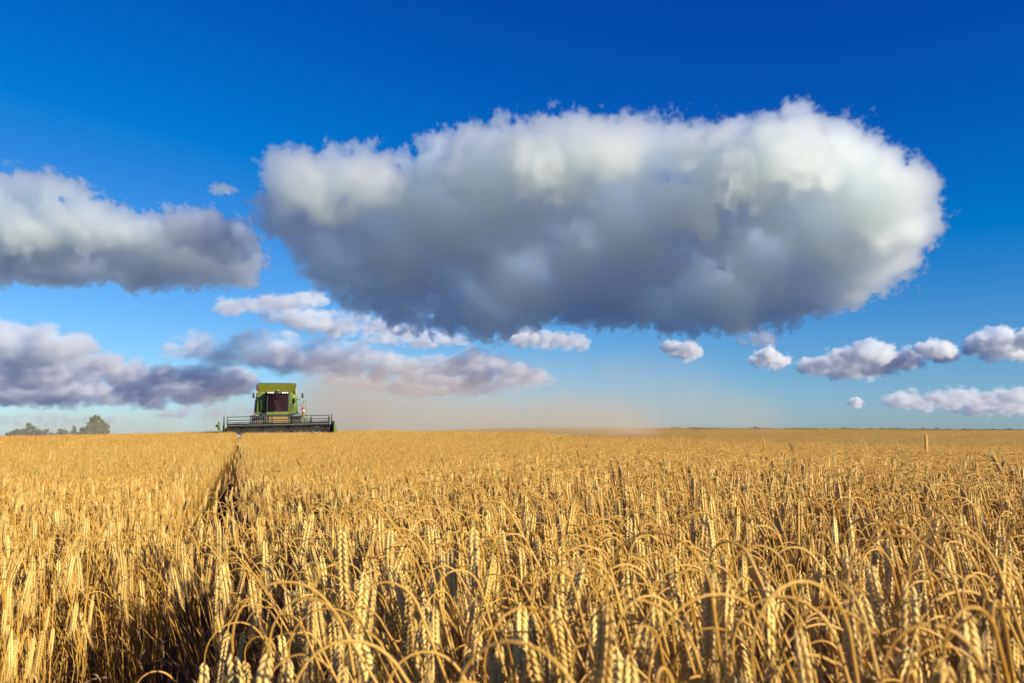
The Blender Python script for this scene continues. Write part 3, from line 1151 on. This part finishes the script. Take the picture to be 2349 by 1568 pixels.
# ------------------------------------------------------------------ the driver, sitting in the cab
def skin_figure(name, verts, edges, radii, mats, pick):
    me = bpy.data.meshes.new(name)
    me.from_pydata(verts, edges, [])
    o = bpy.data.objects.new(name, me)
    COL.objects.link(o)
    sk = o.modifiers.new("skin", "SKIN")
    sk.use_smooth_shade = True
    for v, r in zip(me.skin_vertices[0].data, radii):
        v.radius = r if isinstance(r, tuple) else (r, r)
    me.skin_vertices[0].data[0].use_root = True
    o.modifiers.new("sub", "SUBSURF").levels = 1
    dg = bpy.context.evaluated_depsgraph_get()
    new = bpy.data.meshes.new_from_object(o.evaluated_get(dg))
    o.modifiers.clear()
    o.data = new
    new.materials.clear()
    for m in mats:
        new.materials.append(m)
    for f in new.polygons:
        f.material_index = pick(f.center)
    new.shade_smooth()
    return o


V = [(0.06, -0.16, 2.62), (0.06, -0.13, 2.80), (0.06, -0.12, 2.98), (0.06, -0.13, 3.07), (0.06, -0.15, 3.12),      # 0 pelvis .. 4 neck top
     (-0.11, -0.12, 3.00), (-0.20, -0.25, 2.78), (-0.12, -0.55, 2.72), (-0.10, -0.66, 2.75),                           # 5-8 one arm
     (0.23, -0.12, 3.00), (0.32, -0.25, 2.78), (0.24, -0.55, 2.72), (0.22, -0.66, 2.75),                               # 9-12 other arm
     (-0.04, -0.18, 2.60), (-0.08, -0.58, 2.62), (-0.08, -0.66, 2.30), (-0.08, -0.80, 2.20),                           # 13-16 leg
     (0.16, -0.18, 2.60), (0.20, -0.58, 2.62), (0.20, -0.66, 2.30), (0.20, -0.80, 2.20),                               # 17-20 leg
     (0.06, -0.17, 3.02 + 0.10)]
E = [(0, 1), (1, 2), (2, 3), (3, 4), (2, 5), (5, 6), (6, 7), (7, 8), (2, 9), (9, 10), (10, 11), (11, 12), (0, 13), (13, 14), (14, 15), (15, 16), (0, 17), (17, 18), (18, 19), (19, 20)]
V, E = V[:21], E
rad = [(0.15, 0.11), (0.14, 0.10), (0.16, 0.10), 0.06, 0.055, 0.065, 0.045, 0.034, 0.03, 0.065, 0.045, 0.034, 0.03, 0.085, 0.065, 0.05, 0.045, 0.085, 0.065, 0.05, 0.045]
fig = skin_figure("person", V, E, rad, (m_cloth, m_skin), lambda c: 1 if (c.z > 3.05 or (c.y < -0.40 and c.z > 2.69)) else 0)
hb = bmesh.new()
bmesh.ops.create_uvsphere(hb, u_segments=20, v_segments=14, radius=0.105)
for v in hb.verts:                                      # skull, chin, nose, brow
    v.co.z *= 1.18
    v.co.x *= 0.86
    if v.co.z < -0.03:
        v.co.x *= 0.84
        v.co.y = v.co.y * 0.9 - 0.008
    if v.co.y < -0.08 and abs(v.co.x) < 0.02 and -0.05 < v.co.z < 0.02:
        v.co.y -= 0.02
head_me = bpy.data.meshes.new("head")
hb.to_mesh(head_me)
hb.free()
head_me.materials.append(m_skin)
head_me.shade_smooth()
head = bpy.data.objects.new("head", head_me)
COL.objects.link(head)
head.parent = fig
head.location = (0.06, -0.17, 3.19 - 0.03)
p = Part()
p.lathe((0.06, -0.155, 3.175), (0, 0.25, 1), [(0.0, 0.108), (0.04, 0.112), (0.08, 0.095), (0.115, 0.05), (0.125, 0.01)], 18)
p.build("hair", m_hair, fig, True)
for sg, hx in ((-1, -0.10), (1, 0.22)):
    p = Part()
    p.tube([(hx, -0.655, 2.75), (hx, -0.70, 2.755), (hx, -0.73, 2.745)], [0.03, 0.036, 0.03], 8)
    for k in range(4):
        x = hx + (k - 1.5) * 0.017
        ln = (0.9, 1.0, 0.95, 0.8)[k]
        p.tube([(x, -0.725, 2.755), (x, -0.725 - 0.03 * ln, 2.76), (x, -0.725 - 0.045 * ln, 2.74), (x, -0.725 - 0.03 * ln, 2.715)], [0.009, 0.009, 0.008, 0.006], 6)
    p.tube([(hx - sg * 0.02, -0.69, 2.74), (hx - sg * 0.045, -0.71, 2.735), (hx - sg * 0.05, -0.735, 2.725)], [0.011, 0.010, 0.007], 6)
    p.build("hand", m_skin, fig, True)
fig.matrix_world = Matrix.Translation(combine.location) @ combine.rotation_euler.to_matrix().to_4x4() @ Matrix.Translation((0, 1.0, 0))
tag(fig, "driver in dark clothes sitting behind the tinted windscreen of the combine harvester", "person")

# ------------------------------------------------------------------ trees beyond the crest
m_bark = plain_mat("bark", (0.12, 0.09, 0.06), 0.9, jitter=0.3, scale=8)
m_birch = plain_mat("birch_bark", (0.50, 0.48, 0.43), 0.8, jitter=0.3, scale=6)


def leaf_mat(name, lo, hi):
    m = bpy.data.materials.new(name)
    n, l, p = nodes_of(m)
    p.inputs["Roughness"].default_value = 0.7
    p.inputs["Specular IOR Level"].default_value = 0.2
    g = n.new("ShaderNodeNewGeometry")
    rp = n.new("ShaderNodeValToRGB")
    rp.color_ramp.elements[0].color = (*lo, 1)
    rp.color_ramp.elements[1].color = (*hi, 1)
    l.new(g.outputs["Random Per Island"], rp.inputs[0])
    l.new(rp.outputs[0], p.inputs["Base Color"])
    return m


m_oak = leaf_mat("dark_leaves", (0.022, 0.042, 0.012), (0.065, 0.10, 0.025))
m_bl = leaf_mat("birch_leaves", (0.05, 0.075, 0.018), (0.14, 0.16, 0.045))
m_bush = leaf_mat("bush_leaves", (0.04, 0.06, 0.02), (0.10, 0.12, 0.04))


def tree(name, cat, label, px, top, dist, lobes, leafm, barkm, leaf, n, seed, droop=0.0):
    """LOBES: (px from the trunk, px below the top, half width px, half height px) as seen at DIST."""
    r = random.Random(seed)
    s = dist / FPX
    bx = (px - CX) * s
    gz = float(ground_z(bx, dist))
    tz = EYE.z + (983 - top) * s
    t = bpy.data.objects.new(name, None)
    COL.objects.link(t)
    t.location = (bx, dist, gz)
    tag(t, label, cat, "trees beyond the crest of the field")
    h = tz - gz
    cent = [(a * s, r.uniform(-0.5, 0.5) * c * s, h - b * s, c * s, d * s) for a, b, c, d in lobes]
    g = Geo()
    main = max(cent, key=lambda c: c[2])
    tube_geo(g, [np.array((0, 0, -0.2)), np.array((main[0] * 0.2, 0, h * 0.3)), np.array((main[0] * 0.6, 0, h * 0.6)), np.array((main[0], main[1], main[2]))],
             [h * 0.03, h * 0.023, h * 0.016, h * 0.004], 7, 0)
    g.obj("trunk", t, mats=(barkm,))
    g = Geo()
    for c in cent:
        z0 = min(c[2] * 0.75, h * r.uniform(0.3, 0.5))
        a, b = np.array((main[0] * 0.3, 0, z0)), np.array(c[:3])
        m = (a + b) / 2 + np.array((0, 0, 0.1 * h))
        tube_geo(g, [a, m, b], [h * 0.012, h * 0.008, h * 0.003], 5, 0)
        for k in range(4):
            e = b + np.array((r.uniform(-1, 1) * c[3], r.uniform(-1, 1) * c[3], r.uniform(-0.6, 0.9) * c[4])) * 0.75
            tube_geo(g, [b * 0.6 + m * 0.4, (b + e) / 2 + np.array((0, 0, 0.05)), e], [h * 0.005, h * 0.003, h * 0.001], 4, 0)
    g.obj("limbs", t, mats=(barkm,))
    g = Geo()
    area = [c[3] * c[4] for c in cent]
    for c, ar in zip(cent, area):
        k = int(n * ar / sum(area))
        clumps = []
        for _ in range(max(8, k // 28)):
            d = np.array([r.gauss(0, 1) for _ in range(3)])
            d = d / np.linalg.norm(d) * r.uniform(0.45, 1.0)
            clumps.append((d, r.uniform(0.14, 0.30)))
        for _ in range(k):
            d, w = r.choice(clumps)
            q = np.array([d[0] + r.gauss(0, w), d[1] + r.gauss(0, w), d[2] + r.gauss(0, w) - droop * abs(r.gauss(0, w)) * 2])
            p = np.array((c[0] + q[0] * c[3], c[1] + q[1] * c[3], c[2] + q[2] * c[4]))
            if p[2] < 0.3:
                continue
            a = np.array([r.gauss(0, 1) for _ in range(3)])
            a /= np.linalg.norm(a)
            b = np.cross(a, np.array([r.gauss(0, 1) for _ in range(3)]))
            b /= np.linalg.norm(b) + 1e-9
            z = leaf * r.uniform(0.6, 1.3)
            g.add([p - a * z, p - b * z * 0.55, p + a * z, p + b * z * 0.55], [(0, 1, 2, 3)], 0)
    g.obj("crown", t, mats=(leafm,))
    return t


TD = 270
tree("oak_tree", "tree", "dark oak with a tufted top, leftmost tall tree beyond the crest", 70, 975, TD, [(-12, 17, 17, 8), (4, 4, 8, 6), (8, 14, 16, 8), (22, 17, 14, 9), (-5, 26, 30, 10), (20, 30, 22, 9)], m_oak, m_bark, 0.30, 2600, 1)
tree("bush", "bush", "low hazy bush left of the dark oak at the picture's left edge", 42, 990, TD + 15, [(-8, 8, 14, 7), (8, 7, 12, 8)], m_bush, m_bark, 0.28, 1200, 2)
tree("bushy_tree", "tree", "low pointed bush between the oak and the gap in the trees", 115, 987, TD + 12, [(0, 4, 7, 6), (-12, 10, 12, 8), (10, 12, 13, 8), (0, 16, 22, 9)], m_bush, m_bark, 0.30, 1300, 3)
tree("round_tree", "tree", "round topped low tree just right of the gap in the trees", 152, 985, TD + 18, [(0, 8, 13, 9), (-9, 14, 10, 8), (8, 13, 11, 9), (0, 20, 18, 8)], m_bush, m_bark, 0.30, 1300, 4)
tree("conical_tree", "tree", "small conical tree between the round tree and the birch", 176, 979, TD + 20, [(0, 4, 3, 5), (0, 11, 6, 6), (1, 18, 10, 7), (0, 24, 13, 7)], m_oak, m_bark, 0.25, 1500, 5)
tree("young_birch", "tree", "pale loose young tree standing against the tall birch's left side", 200, 980, TD + 5, [(-6, 8, 6, 8), (4, 5, 6, 7), (0, 16, 13, 10), (8, 22, 10, 8)], m_bl, m_birch, 0.26, 1700, 6, 0.4)
tree("birch_tree", "tree", "tall birch with a ragged drooping crown, tallest of the distant trees", 226, 953, TD, [(-13, 14, 6, 14), (-6, 6, 6, 8), (0, 9, 8, 9), (7, 10, 7, 8), (-8, 24, 10, 16), (6, 25, 12, 16), (0, 40, 20, 14)], m_bl, m_birch, 0.30, 2300, 7, 0.9)
tree("birch_tree", "tree", "lower birch leaning against the right side of the tallest birch", 243, 963, TD + 4, [(-4, 6, 6, 7), (2, 14, 8, 9), (8, 17, 6, 8), (3, 27, 11, 12), (-2, 38, 14, 12)], m_bl, m_birch, 0.30, 1200, 8, 0.9)

# ------------------------------------------------------------------ stubble on the cut ground, weeds on the far balk
m_stub = straw_material("stubble_straw", (0.37, 0.23, 0.05), (0.66, 0.46, 0.13), 0.6)
slib = bpy.data.collections.new("stubble_library")
for i in range(5):
    r = random.Random(40 + i)
    g = Geo()
    for k in range(36):
        x, y = r.uniform(-0.7, 0.7), r.choice((-0.14, 0.0, 0.14)) + r.gauss(0, 0.02)
        h = r.uniform(0.10, 0.24)
        a, b = r.gauss(0, 0.25), r.gauss(0, 0.25)
        tube_geo(g, [np.array((x, y, -0.02)), np.array((x + a * h, y + b * h, h))], [0.004, 0.004], 3, 0)
    for k in range(10):
        x, y, a = r.uniform(-0.7, 0.7), r.uniform(-0.3, 0.3), r.uniform(0, 6.3)
        l_ = r.uniform(0.1, 0.3)
        tube_geo(g, [np.array((x, y, 0.03)), np.array((x + l_ * math.cos(a), y + l_ * math.sin(a), r.uniform(0.02, 0.14)))], [0.004, 0.003], 3, 0)
    slib.objects.link(g.obj("stubble_%02d" % i, link=False, mats=(m_stub,)))
n = 60000
x, y = rng.uniform(-15, 95, n), rng.uniform(18, 128, n)
k = (np.abs(x) < 0.70 * y + 1) & (y > cut_edge(x) + 0.6) & (y < ridge(x) + 3) & ~((x < -8) & (y < 60))
k &= (y < 60) | (rng.random(n) < 0.75)
x, y = x[k], y[k]
P2 = np.stack([x, y, ground_z(x, y)], 1)
instance_field("stubble", P2, rng.integers(0, 5, len(x)), np.stack([0 * x, 0 * x, R(108) + rng.normal(0, 0.12, len(x))], 1), rng.uniform(0.8, 1.2, len(x)), slib, [m_stub])
tag(bpy.data.objects["stubble"], "short cut stubble on the harvested strip right of the harvester", "stubble", kind="stuff")

m_weed = leaf_mat("weed_leaves", (0.05, 0.075, 0.02), (0.13, 0.15, 0.05))
m_dry = leaf_mat("dry_weed", (0.16, 0.11, 0.05), (0.36, 0.25, 0.13))
wlib = bpy.data.collections.new("weed_library")
for i in range(6):
    r = random.Random(70 + i)
    g = Geo()
    for k in range(26):
        x, y, h = r.gauss(0, 0.22), r.gauss(0, 0.22), r.uniform(0.18, 0.55)
        a = r.uniform(0, 6.28)
        d = np.array((math.cos(a), math.sin(a), 0)) * r.uniform(0.05, 0.3) * h
        sd = np.array((-math.sin(a), math.cos(a), 0)) * 0.012
        b = np.array((x, y, 0))
        g.add([b - sd, b + sd, b + d + np.array((0, 0, h * 0.7)) + sd, b + d * 2 + np.array((0, 0, h)), b + d + np.array((0, 0, h * 0.7)) - sd], [(0, 1, 2, 4), (4, 2, 3)], 0)
        for q in range(4):
            e = b + d * 1.2 + np.array((r.gauss(0, 0.05), r.gauss(0, 0.05), h * r.uniform(0.3, 1)))
            g.add([e, e + np.array((0.05, 0.01, 0.02)), e + np.array((0.07, 0.0, -0.02))], [(0, 1, 2)], 0)
    wlib.objects.link(g.obj("weed_%02d" % i, link=False, mats=(m_dry if i in (2, 5) else m_weed,)))
n = 1500
x = rng.uniform(18, 82, n)
dens = 0.25 + 0.75 * (np.sin(x * 0.9) + np.sin(x * 0.37 + 1) > 0.1)
k = rng.random(n) < dens
x = x[k]
y = ridge(x) + rng.normal(-1.5, 1.0, len(x))
S3 = rng.uniform(0.25, 0.75, len(x)) * np.where(rng.random(len(x)) < 0.05, 1.5, 1.0)
instance_field("weeds", np.stack([x, y, ground_z(x, y)], 1), rng.integers(0, 6, len(x)), np.stack([0 * x, 0 * x, rng.uniform(0, 6.28, len(x))], 1), S3, wlib, [m_weed, m_dry])
tag(bpy.data.objects["weeds"], "ragged green and brown weeds along the skyline of the stubble on the right", "weeds", kind="stuff")


# ------------------------------------------------------------------ clouds: real volumes, lit by the sun and the sky
def volume_material(name, colour, anis, density=1.0):
    m = bpy.data.materials.new(name)
    m.use_nodes = True
    nt = m.node_tree
    nt.nodes.clear()
    out = nt.nodes.new("ShaderNodeOutputMaterial")
    pv = nt.nodes.new("ShaderNodeVolumePrincipled")
    pv.inputs["Color"].default_value = (*colour, 1)
    pv.inputs["Anisotropy"].default_value = anis
    pv.inputs["Density"].default_value = density
    pv.inputs["Density Attribute"].default_value = "density"
    nt.links.new(pv.outputs[0], out.inputs["Volume"])
    return m


def cloud_volume(name, pts, radius, soft, voxel, noises, dens, mat, deep=3.0, lobes=None, stretch=1.0):
    """Grow a cloud round a swarm of points: density falls off past RADIUS from the nearest of them, and
    NOISES [(size in m, amplitude in m)] billow its skin."""
    pts = np.asarray(pts)
    org = pts.mean(0)
    me = bpy.data.meshes.new(name)
    me.from_pydata([tuple(p - org) for p in pts], [], [])
    ob = bpy.data.objects.new(name, me)
    ob.location = org
    COL.objects.link(ob)
    ng = bpy.data.node_groups.new(name, "GeometryNodeTree")
    ng.interface.new_socket("Geometry", in_out="INPUT", socket_type="NodeSocketGeometry")
    ng.interface.new_socket("Geometry", in_out="OUTPUT", socket_type="NodeSocketGeometry")
    N, L = ng.nodes, ng.links
    gi, go = N.new("NodeGroupInput"), N.new("NodeGroupOutput")
    p0 = N.new("GeometryNodeInputPosition")
    pos = N.new("ShaderNodeVectorMath")                 # streaky clouds are drawn out along x
    pos.operation = "MULTIPLY"
    pos.inputs[1].default_value = (1.0 / stretch, 1.0 / stretch, 1.0)
    L.new(p0.outputs[0], pos.inputs[0])
    prox = N.new("GeometryNodeProximity")
    prox.target_element = "POINTS"
    L.new(gi.outputs[0], prox.inputs[0])
    cur = prox.outputs["Distance"]
    for i, (size, amp) in enumerate(noises):
        n = N.new("ShaderNodeTexNoise")
        n.inputs["Scale"].default_value = 1.0 / size
        n.inputs["Detail"].default_value = 4.0 if i < 2 else 5.0
        n.inputs["Roughness"].default_value = 0.6 if i < 2 else 0.62
        off = N.new("ShaderNodeVectorMath")
        off.operation = "ADD"
        off.inputs[1].default_value = (131.7 * size * (i + 1), 17.3 * size, 5.1 * size)
        L.new(pos.outputs[0], off.inputs[0])
        L.new(off.outputs[0], n.inputs["Vector"])
        a = N.new("ShaderNodeMath")
        a.operation = "MULTIPLY_ADD"
        L.new(n.outputs[0], a.inputs[0])
        a.inputs[1].default_value = -2.0 * amp
        b = N.new("ShaderNodeMath")
        b.operation = "ADD"
        b.inputs[1].default_value = amp
        L.new(cur, b.inputs[0])
        L.new(b.outputs[0], a.inputs[2])
        cur = a.outputs[0]
    if lobes:                                           # heaped, cauliflower-like heads
        vo = N.new("ShaderNodeTexVoronoi")
        vo.feature = "F1"
        vo.normalize = True
        vo.inputs["Scale"].default_value = 1.0 / lobes[0]
        vo.inputs["Detail"].default_value = 2.0
        vo.inputs["Roughness"].default_value = 0.55
        vo.inputs["Lacunarity"].default_value = 2.4
        L.new(pos.outputs[0], vo.inputs["Vector"])
        a = N.new("ShaderNodeMath")
        a.operation = "MULTIPLY_ADD"
        a.inputs[1].default_value = 2.6 * lobes[1]
        L.new(vo.outputs["Distance"], a.inputs[0])
        b = N.new("ShaderNodeMath")
        b.operation = "ADD"
        b.inputs[1].default_value = -0.8 * lobes[1]
        L.new(cur, b.inputs[0])
        L.new(b.outputs[0], a.inputs[2])
        cur = a.outputs[0]
    mr = N.new("ShaderNodeMapRange")
    mr.inputs["From Min"].default_value = radius
    mr.inputs["From Max"].default_value = radius - soft
    mr.inputs["To Min"].default_value = 0.0
    mr.inputs["To Max"].default_value = dens
    L.new(cur, mr.inputs["Value"])
    vc = N.new("GeometryNodeVolumeCube")
    pad = radius + 0.33 * sum(a for _, a in noises)
    lo, hi = (pts - org).min(0) - pad, (pts - org).max(0) + pad
    vc.inputs["Min"].default_value = tuple(lo)
    vc.inputs["Max"].default_value = tuple(hi)
    res = np.ceil((hi - lo) / (voxel * np.array((1, deep, 1)))).astype(int)
    for k, ax in enumerate("XYZ"):
        vc.inputs["Resolution " + ax].default_value = int(max(4, res[k]))
    L.new(mr.outputs[0], vc.inputs["Density"])
    sm = N.new("GeometryNodeSetMaterial")
    sm.inputs["Material"].default_value = mat
    L.new(vc.outputs[0], sm.inputs[0])
    L.new(sm.outputs[0], go.inputs[0])
    md = ob.modifiers.new("volume", "NODES")
    md.node_group = ng
    me.materials.append(mat)
    ob["voxels"] = float(res.prod() / 1e6)
    return ob


def inside(poly, p):
    x, y = p
    r = False
    j = len(poly) - 1
    for i in range(len(poly)):
        xi, yi = poly[i]
        xj, yj = poly[j]
        if (yi > y) != (yj > y) and x < (xj - xi) * (y - yi) / (yj - yi) + xi:
            r = not r
        j = i
    return r


def swarm(poly, depth, thick, n, seed=1):
    """Points within an outline, at DEPTH(px, py) metres, spread upwards and back by THICK(px, py)."""
    r = random.Random(seed)
    xs, ys = [p[0] for p in poly], [p[1] for p in poly]
    out = []
    while len(out) < n:
        p = (r.uniform(min(xs), max(xs)), r.uniform(min(ys), max(ys)))
        if not inside(poly, p):
            continue
        d = depth(*p)
        w = ray(*p) * d + np.array(EYE)
        t = thick(*p) * r.random()
        out.append(w + np.array((0, 0.55 * t * w[1] / d, 0.45 * t)))
    return out


def lerp(x, xs, ys):
    return float(np.interp(x, xs, ys))


cloud_mat = volume_material("cloud_vapour", (0.985, 1.0, 0.995), 0.78)
thin_mat = volume_material("thin_cloud_vapour", (0.955, 0.995, 1.0), 0.15)


def cloud(label, poly, d0, d1, rad, n, optical=5.0, thick=1.0, vox=2.4, seed=1, soft=1.0, rough=1.0, wall=None, group=None, stretch=1.0, lobe=0.45, fine=1.3, inset=0.8, mat=None):
    """A cloud whose outline stands at the given place of the photograph: its near, upper edge D0 metres away, its far, lower
    edge D1; RAD is the size of its billows as seen (px), OPTICAL its density across one billow."""
    ys = [p[1] for p in poly]
    y0, y1 = min(ys), max(ys)
    wall = y0 + 0.35 * (y1 - y0) if wall is None else wall
    mpp = 0.5 * (d0 + d1) / FPX
    r = rad * mpp
    # keep the swarm one billow inside the outline
    cx, cyy = sum(p[0] for p in poly) / len(poly), sum(ys) / len(poly)
    inner = []
    for x, y in poly:
        dx, dy = cx - x, cyy - y
        ln = math.hypot(dx / 2.5, dy) + 1e-6
        f = min(0.8, rad * inset / ln)
        inner.append((x + dx * f / 2.5, y + dy * f))
    pts = swarm(inner, lambda x, y: lerp(y, [y0, y0 + 0.3 * (wall - y0), wall, wall + 0.3 * (y1 - wall), y1], [d0 * 1.05, d0 * 0.97, d0 * 0.95, d0 + 0.16 * (d1 - d0), d1]) * (1 + 0.035 * math.sin(x * 0.013 + y * 0.02) + 0.02 * math.sin(x * 0.031 - y * 0.04)),
                lambda x, y: lerp(y, [y0, wall, y1], [0.1, 1.0, 0.8]) * thick * 3 * r, n, seed)
    ob = cloud_volume("cloud", pts, r, r * soft * 0.3, vox * mpp, [(r * 6, r * 0.9 * rough), (r * 2.2, r * 1.0 * rough), (r * 0.8, r * fine * rough)], 0.95 * optical / r, mat or cloud_mat, lobes=(r * 1.7, r * lobe), stretch=stretch)
    tag(ob, label, "cloud", group)
    return ob


BIG = [(590, 440), (625, 395), (680, 402), (745, 385), (800, 380), (870, 392), (930, 372), (1000, 358), (1040, 332), (1120, 300), (1230, 288),
       (1340, 286), (1420, 282), (1500, 284), (1570, 292), (1640, 298), (1720, 305), (1800, 314), (1880, 306), (1985, 298), (2035, 350),
       (2070, 360), (2130, 420), (2130, 465), (2185, 520), (2110, 570), (2140, 615), (2060, 665), (1960, 700), (1860, 740), (1700, 768),
       (1500, 770), (1330, 762), (1180, 765), (1080, 790), (960, 785), (860, 765), (800, 715), (730, 665), (690, 600), (650, 555),
       (590, 515), (600, 470)]
cloud("huge grey bellied cumulus cloud with white upper edge filling the upper middle sky", BIG, 4500, 6800, 40, 2600, 3.2, 0.5, 2.1, 3, 1.0, 1.25, wall=350, lobe=0.22, fine=1.7, inset=1.05)
cloud("long white and grey cloud reaching in from the left edge above the harvester", [(-120, 400), (30, 405), (120, 418), (200, 445), (280, 478), (350, 512), (420, 510), (470, 495), (520, 522),
      (570, 552), (610, 600), (600, 645), (530, 660), (420, 665), (300, 660), (150, 650), (-120, 655)], 5600, 7000, 30, 800, 3.4, 0.5, 2.2, 5, 1.0, 1.2, wall=540, lobe=0.28, fine=1.7, inset=0.95)
cloud("slate blue cloud bank low over the trees with a bright slanting upper edge", [(-120, 735), (30, 750), (120, 775), (220, 810), (320, 835), (420, 860), (600, 872), (590, 895), (500, 925), (400, 940),
      (250, 948), (100, 940), (-120, 930)], 8500, 15000, 20, 900, 0.8, 0.5, 2.4, 7, 1.6, 0.9, wall=800, stretch=2.4, lobe=0.2, mat=thin_mat)
cloud("upper thin streak of cloud left of the huge grey cloud's underside", [(480, 705), (560, 690), (640, 680), (730, 668), (760, 690), (680, 712), (590, 730), (500, 722)], 9500, 12000, 13, 110, 0.6, 0.4, 2.0, 9, 1.8, 1.2, stretch=2.5, lobe=0.25, mat=thin_mat)
cloud("grey broken cloud streak hanging just under the huge cloud's left end", [(580, 722), (700, 708), (860, 715), (880, 735), (960, 762), (1080, 782), (1010, 802), (880, 796), (740, 770), (640, 745)], 9500, 12500, 14, 220, 0.65, 0.4, 2.0, 11, 1.8, 1.2, stretch=2.5, lobe=0.25, mat=thin_mat)
cloud("wide grey cloud bank with cream tops over the dust behind the harvester", [(340, 795), (480, 788), (560, 776), (690, 780), (740, 768), (840, 790), (930, 822), (1000, 835), (1100, 812), (1190, 845), (1280, 872), (1240, 895),
      (1100, 908), (960, 912), (850, 905), (740, 880), (600, 845), (480, 822)], 10500, 15500, 17, 620, 0.65, 0.45, 2.1, 13, 1.8, 1.1, wall=820, stretch=2.5, lobe=0.25, mat=thin_mat)
cloud("small cream cloud strip touching the huge cloud's dark underside", [(1140, 765), (1190, 746), (1290, 764), (1370, 790), (1310, 805), (1180, 792)], 10500, 12500, 13, 90, 0.8, 0.3, 1.9, 15, 1.6, 1.2, stretch=2.0, mat=thin_mat)
PUFFS = "small white puff clouds low in the right sky"
cloud("small white double puff cloud alone below the huge cloud", [(1505, 785), (1545, 785), (1570, 800), (1600, 786), (1620, 815), (1580, 828), (1540, 820)], 10500, 11500, 11, 50, 1.20, 0.4, 1.8, 17, 1.1, 1.0, mat=thin_mat, group=PUFFS)
cloud("white cap shaped puff cloud left of a longer grey cloud", [(1708, 836), (1735, 815), (1765, 796), (1800, 822), (1830, 836), (1770, 848)], 10500, 11500, 12, 55, 1.20, 0.5, 1.8, 19, 1.1, 1.0, mat=thin_mat, group=PUFFS)
cloud("longer grey bottomed cloud with three white heads on the right", [(1830, 845), (1900, 822), (1960, 798), (2020, 790), (2060, 815), (2095, 806), (2135, 838), (2060, 852), (2000, 872), (1900, 874)], 10500, 13000, 15, 190, 1.05, 0.5, 1.8, 21, 1.3, 1.1, mat=thin_mat, group=PUFFS)
cloud("round white puff cloud between the longer grey cloud and the right edge", [(2100, 800), (2130, 785), (2165, 784), (2215, 822), (2170, 838), (2130, 828)], 10000, 11000, 13, 60, 1.28, 0.5, 1.8, 23, 1.1, 1.0, mat=thin_mat, group=PUFFS)
cloud("heaped white cloud cut off by the right edge of the picture", [(2205, 808), (2240, 778), (2290, 752), (2340, 765), (2420, 770), (2420, 835), (2330, 832), (2250, 826)], 10000, 11500, 15, 130, 1.36, 0.6, 1.8, 25, 1.1, 1.0, mat=thin_mat, group=PUFFS)
cloud("flat pinkish grey cloud lying lowest over the stubble on the right", [(2000, 925), (2100, 908), (2240, 892), (2330, 897), (2420, 905), (2420, 950), (2280, 954), (2140, 944)], 14000, 18000, 13, 190, 0.7, 0.4, 1.8, 27, 1.6, 1.1, stretch=2.2, lobe=0.25, mat=thin_mat, group=PUFFS)
cloud("tiny white cloud speck over the stubble left of the lowest cloud", [(1945, 925), (1965, 912), (1985, 926), (1965, 938)], 14000, 14500, 8, 14, 1.35, 0.3, 1.7, 29, 1.2, 1.0, mat=thin_mat, group=PUFFS)
cloud("faint cloud scrap right under the huge cloud's belly", [(1690, 786), (1745, 758), (1790, 778), (1770, 796), (1720, 798)], 11000, 11800, 9, 24, 1.3, 0.3, 1.8, 31, 1.3, 1.4, group=PUFFS)
cloud("faint little cloud wisp in the blue gap between the two large clouds", [(478, 428), (510, 420), (545, 440), (520, 455)], 6000, 6400, 10, 16, 0.9, 0.3, 2.0, 33, 1.4, 1.4, group=PUFFS)
cloud("thin lilac streak of cloud low behind the harvester's left side", [(330, 955), (420, 932), (520, 925), (640, 930), (640, 950), (520, 968), (400, 972)], 16000, 20000, 11, 110, 0.22, 0.3, 2.2, 35, 2.2, 1.0, stretch=4, lobe=0.1, mat=thin_mat)
cloud("thin grey streak of cloud lowest in the left corner of the sky", [(-120, 955), (60, 948), (250, 958), (330, 970), (200, 980), (-120, 978)], 16000, 20000, 9, 120, 0.22, 0.3, 2.2, 37, 2.2, 0.9, stretch=4, lobe=0.1, mat=thin_mat)

# ------------------------------------------------------------------ the dust the machine throws up
dust_mat = volume_material("straw_dust", (0.83, 0.75, 0.60), 0.1)


def dust(label, poly, d0, d1, rad, n, dens, seed):
    r = random.Random(seed)
    pts = swarm(poly, lambda x, y: r.uniform(d0, d1), lambda x, y: 0.0, n, seed)
    ob = cloud_volume("dust", pts, rad, rad * 1.5, rad / 5, [(rad * 2.4, rad * 0.95), (rad * 0.8, rad * 0.4)], dens, dust_mat)
    tag(ob, label, "dust", None, "stuff")


dust("brown dust billowing up to the right of the combine harvester", [(700, 985), (700, 915), (760, 905), (880, 900), (960, 925), (1060, 945), (1200, 960), (1400, 975), (1500, 985)], 58, 84, 3.2, 260, 0.085, 1)
dust("thin pale dust veil drifting high over the stubble", [(720, 985), (720, 905), (900, 880), (1100, 890), (1450, 870), (1600, 890), (1720, 940), (1750, 985)], 75, 110, 5.0, 260, 0.022, 2)
dust("pale dust hanging left of the combine harvester", [(480, 985), (470, 960), (520, 925), (580, 915), (620, 930), (620, 985)], 58, 80, 2.4, 120, 0.035, 3)
dust("dust drifting along the foot of the distant trees", [(20, 1005), (40, 985), (110, 985), (160, 978), (260, 975), (380, 975), (420, 990), (300, 995), (150, 1002)], 170, 240, 6.0, 160, 0.013, 4)
